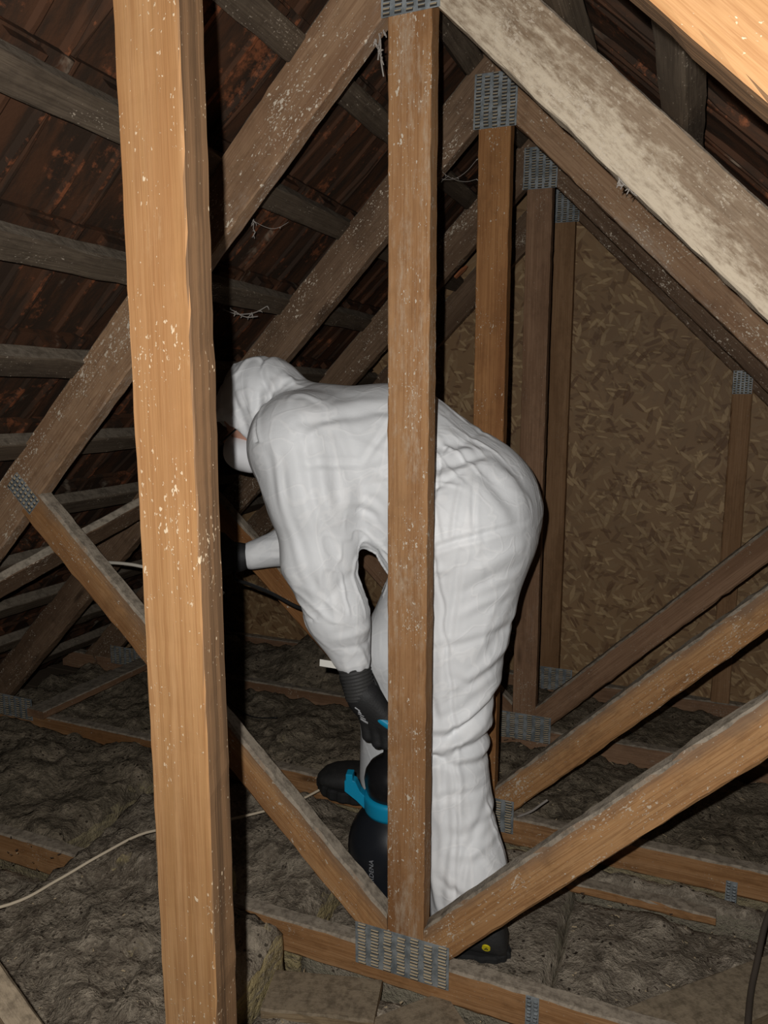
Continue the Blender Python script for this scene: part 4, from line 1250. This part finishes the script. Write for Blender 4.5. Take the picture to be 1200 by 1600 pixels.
# ------------------------------------------------------------------ pressure sprayer
SX, SY = -0.551, 1.392
sp = empty('pressure_sprayer', (SX, SY, -1.135))
tag(sp, 'black pump sprayer tank with a blue collar held by its handle', 'sprayer')
MT = Matrix.Translation((SX, SY, 0))
tank = link('tank', lathe_mesh('tank', [(0.060, -1.136), (0.086, -1.134), (0.092, -1.126), (0.094, -1.10), (0.096, -1.05), (0.0985, -1.0), (0.100, -0.972), (0.099, -0.955), (0.094, -0.934), (0.086, -0.917), (0.076, -0.902), (0.066, -0.892), (0.060, -0.886), (0.056, -0.880), (0.055, -0.860)], M_TANK, 56), MT, sp)
collar = link('collar', lathe_mesh('collar', [(0.056, -0.888), (0.063, -0.887), (0.0645, -0.880), (0.0650, -0.858), (0.0640, -0.850), (0.058, -0.848)], M_BLUE, 48), MT, sp)
funnel = link('funnel', lathe_mesh('funnel', [(0.052, -0.868), (0.056, -0.850), (0.062, -0.832), (0.064, -0.815), (0.061, -0.798), (0.052, -0.783), (0.038, -0.772), (0.024, -0.765), (0.022, -0.750), (0.016, -0.748), (0.016, -0.745)], M_FUNNEL, 40), MT, sp)
link('pump_rod', lathe_mesh('pump_rod', [(0.010, -0.75), (0.010, -0.705)], M_FUNNEL, 16), MT, sp)
# handle: bar with blue end
def bar_mesh(name, L, r, mat):
    bm = bmesh.new()
    bmesh.ops.create_cone(bm, cap_ends=True, segments=20, radius1=r, radius2=r, depth=L)
    bmesh.ops.bevel(bm, geom=[e for e in bm.edges if len(e.link_faces) == 2 and any(len(f.verts) > 4 for f in e.link_faces)], offset=r * 0.4, segments=3, affect='EDGES')
    me = bpy.data.meshes.new(name); bm.to_mesh(me); bm.free(); me.materials.append(mat)
    return me
RB = Matrix.Rotation(PI / 2, 4, 'Y')
MB = Matrix.Translation((-0.556, 1.392, -0.700)) @ Matrix.Rotation(0.22, 4, 'Y')
hd = link('pump_handle', bar_mesh('pump_handle', 0.130, 0.0135, M_FUNNEL), MB @ RB, sp)
link('handle_grip', bar_mesh('handle_grip', 0.105, 0.0105, M_BLUE), Matrix.Translation((-0.528, 1.350, -0.682)) @ Matrix.Rotation(0.45, 4, 'Y') @ RB, hd)
# blue lug of the collar, reaching up and out to the left
pl = [(-0.060, -0.884), (-0.078, -0.866), (-0.104, -0.846), (-0.104, -0.822), (-0.101, -0.820), (-0.101, -0.806), (-0.086, -0.806), (-0.086, -0.820), (-0.080, -0.822), (-0.070, -0.844), (-0.058, -0.856)]
V = [(x, -0.012, z) for x, z in pl] + [(x, 0.012, z) for x, z in pl]
n = len(pl)
F = [tuple(range(n)), tuple(n + k for k in reversed(range(n)))] + [(k, n + k, n + (k + 1) % n, (k + 1) % n) for k in range(n)]
me = mesh('strap_lug', V, F, M_BLUE)
bm = bmesh.new(); bm.from_mesh(me); bmesh.ops.bevel(bm, geom=bm.edges[:], offset=0.0012, segments=1, affect='EDGES'); bmesh.ops.recalc_face_normals(bm, faces=bm.faces[:]); bm.to_mesh(me); bm.free()
link('strap_lug', me, Matrix.Translation((SX, SY - 0.006, 0)) @ Matrix.Rotation(0.25, 4, 'Z'), sp)
# maker's word running up the tank, wrapped round it
cu = bpy.data.curves.new('lettering', 'FONT')
cu.body = 'GARDENA'
cu.size = 0.0148
cu.extrude = 0.0
cu.space_character = 1.05
cu.align_x = 'LEFT'
tmp = bpy.data.objects.new('lettering_source', cu); COL.objects.link(tmp)
dg = bpy.context.evaluated_depsgraph_get()
me = bpy.data.meshes.new_from_object(tmp.evaluated_get(dg))
bpy.data.objects.remove(tmp, do_unlink=True)
me.materials.clear(); me.materials.append(M_LETTER)
for v in me.vertices:
    along, across = v.co.x, v.co.y
    z = -1.022 + along
    r = float(np.interp(z, [-1.10, -1.05, -1.0, -0.972], [0.094, 0.096, 0.0985, 0.100])) + 0.0006
    a = math.radians(-93) - across / r * 1.0          # letters read upwards
    v.co = (r * math.cos(a), r * math.sin(a), z)
me.update()
link('lettering', me, MT, tank)

# ------------------------------------------------------------------ cobwebs and debris
def strands(name, label, spans, r=0.0006, tuft=0):
    """sagging dusty threads between pairs of points, some with a clotted middle"""
    bm = bmesh.new()
    for p, q, sag in spans:
        p, q = Vector(p), Vector(q)
        pts = []
        for k in range(6):
            u = k / 5
            pts.append(p.lerp(q, u) + Vector((random.uniform(-.002, .002), random.uniform(-.002, .002), -sag * 4 * u * (1 - u) + random.uniform(-.002, .002))))
        m = tube_mesh('tmp', pts, r * random.uniform(.6, 1.4), M_WEBDUST, 5, 3)
        bm.from_mesh(m); bpy.data.meshes.remove(m)
        for _ in range(tuft):
            c = random.choice(pts)
            d = Vector((random.uniform(-1, 1), random.uniform(-1, 1), random.uniform(-1.6, .6))) * 0.007
            m = tube_mesh('tmp', [c, c + d * .5 + Vector((.001, 0, .001)), c + d], (r * 2.2, r * .8), M_WEBDUST, 5, 2)
            bm.from_mesh(m); bpy.data.meshes.remove(m)
    me = bpy.data.meshes.new(name); bm.to_mesh(me); bm.free(); me.materials.append(M_WEBDUST)
    return tag(link(name, me), label, 'cobweb', 'dusty cobweb strands', 'stuff')
strands('cobweb', 'dusty cobweb hanging beside the top of the chalky post', [((-.505, 1.2, .60), (-.497, 1.2, .515), 0), ((-.512, 1.2, .585), (-.496, 1.2, .53), .002), ((-.50, 1.205, .6), (-.505, 1.2, .54), 0)], 0.0012, 7)
strands('cobweb', 'cobweb strands beside the third king post below its plate', [((-.60, 1.73, .52), (-.485, 1.73, .53), .03), ((-.58, 1.73, .53), (-.485, 1.73, .49), .02), ((-.64, 1.73, .48), (-.55, 1.73, .505), .012)], 0.0006, 3)
strands('cobweb', 'cobweb below a batten on the left roof slope', [((-.87, 1.36, .37), (-.80, 1.42, .36), .02), ((-.86, 1.38, .36), (-.865, 1.39, .325), 0)], 0.0006, 4)
strands('cobweb', 'grey cobweb clump under the batten beside the hood', [((-1.03, 1.52, .20), (-.965, 1.60, .215), .012), ((-1.02, 1.53, .205), (-.98, 1.58, .19), .008)], 0.001, 9)
strands('cobweb', 'cobweb hanging under the right-hand whitewashed rafter', [((-.135, 1.19, .338), (-.085, 1.19, .285), .008), ((-.12, 1.19, .325), (-.115, 1.19, .30), 0)], 0.0009, 6)

def chips(name, label, n, box, mats, size):
    V, F, mi = [], [], []
    for k in range(n):
        x = random.uniform(box[0], box[1]); y = random.uniform(box[2], box[3])
        z = box[4](x, y) if callable(box[4]) else box[4]
        z += random.uniform(0, 0.004)
        l, w = random.uniform(*size), random.uniform(0.001, 0.0026)
        a = random.uniform(0, PI); e = random.uniform(-.3, .3)
        d = Vector((math.cos(a) * math.cos(e), math.sin(a) * math.cos(e), math.sin(e))) * l
        s = Vector((-math.sin(a), math.cos(a), 0)) * w
        h = Vector((0, 0, 0.0014))
        c = Vector((x, y, z))
        b = len(V)
        V += [c - d - s, c + d - s * .5, c + d + s * .5, c - d + s, c - d * .8 - s * .5 + h, c + d * .8 + h, c - d * .8 + s * .5 + h]
        F += [(b, b + 1, b + 5, b + 4), (b + 1, b + 2, b + 5), (b + 2, b + 3, b + 6, b + 5), (b + 3, b, b + 4, b + 6), (b + 4, b + 5, b + 6)]
        mi += [k % len(mats)] * 5
    me = mesh(name, V, F, mats, False, mi)
    return tag(link(name, me), label, 'debris', None, 'stuff')
chips('wood_chips', 'scattered pale and dark chips on the mineral wool at right', 330, (-0.18, 0.45, 1.235, 1.60, -1.126), [M_CHIPD, M_CHIP, M_CHIPD], (0.0015, 0.006))
chips('wood_chips', 'scattered chips on the thick batt at bottom left', 220, (-1.6, -0.75, 0.6, 1.15, -1.022), [M_CHIPD, M_CHIPD, M_CHIP], (0.001, 0.004))
chips('wood_chips', 'scattered chips in front of the near bottom chord', 160, (-0.68, 0.1, 0.9, 1.17, -1.124), [M_CHIPD, M_CHIP], (0.0015, 0.006))
chips('wood_chips', 'chips lying among the wool behind the third truss', 160, (-0.55, 0.5, 1.77, 2.23, -1.084), [M_CHIP, M_CHIPD], (0.002, 0.008))
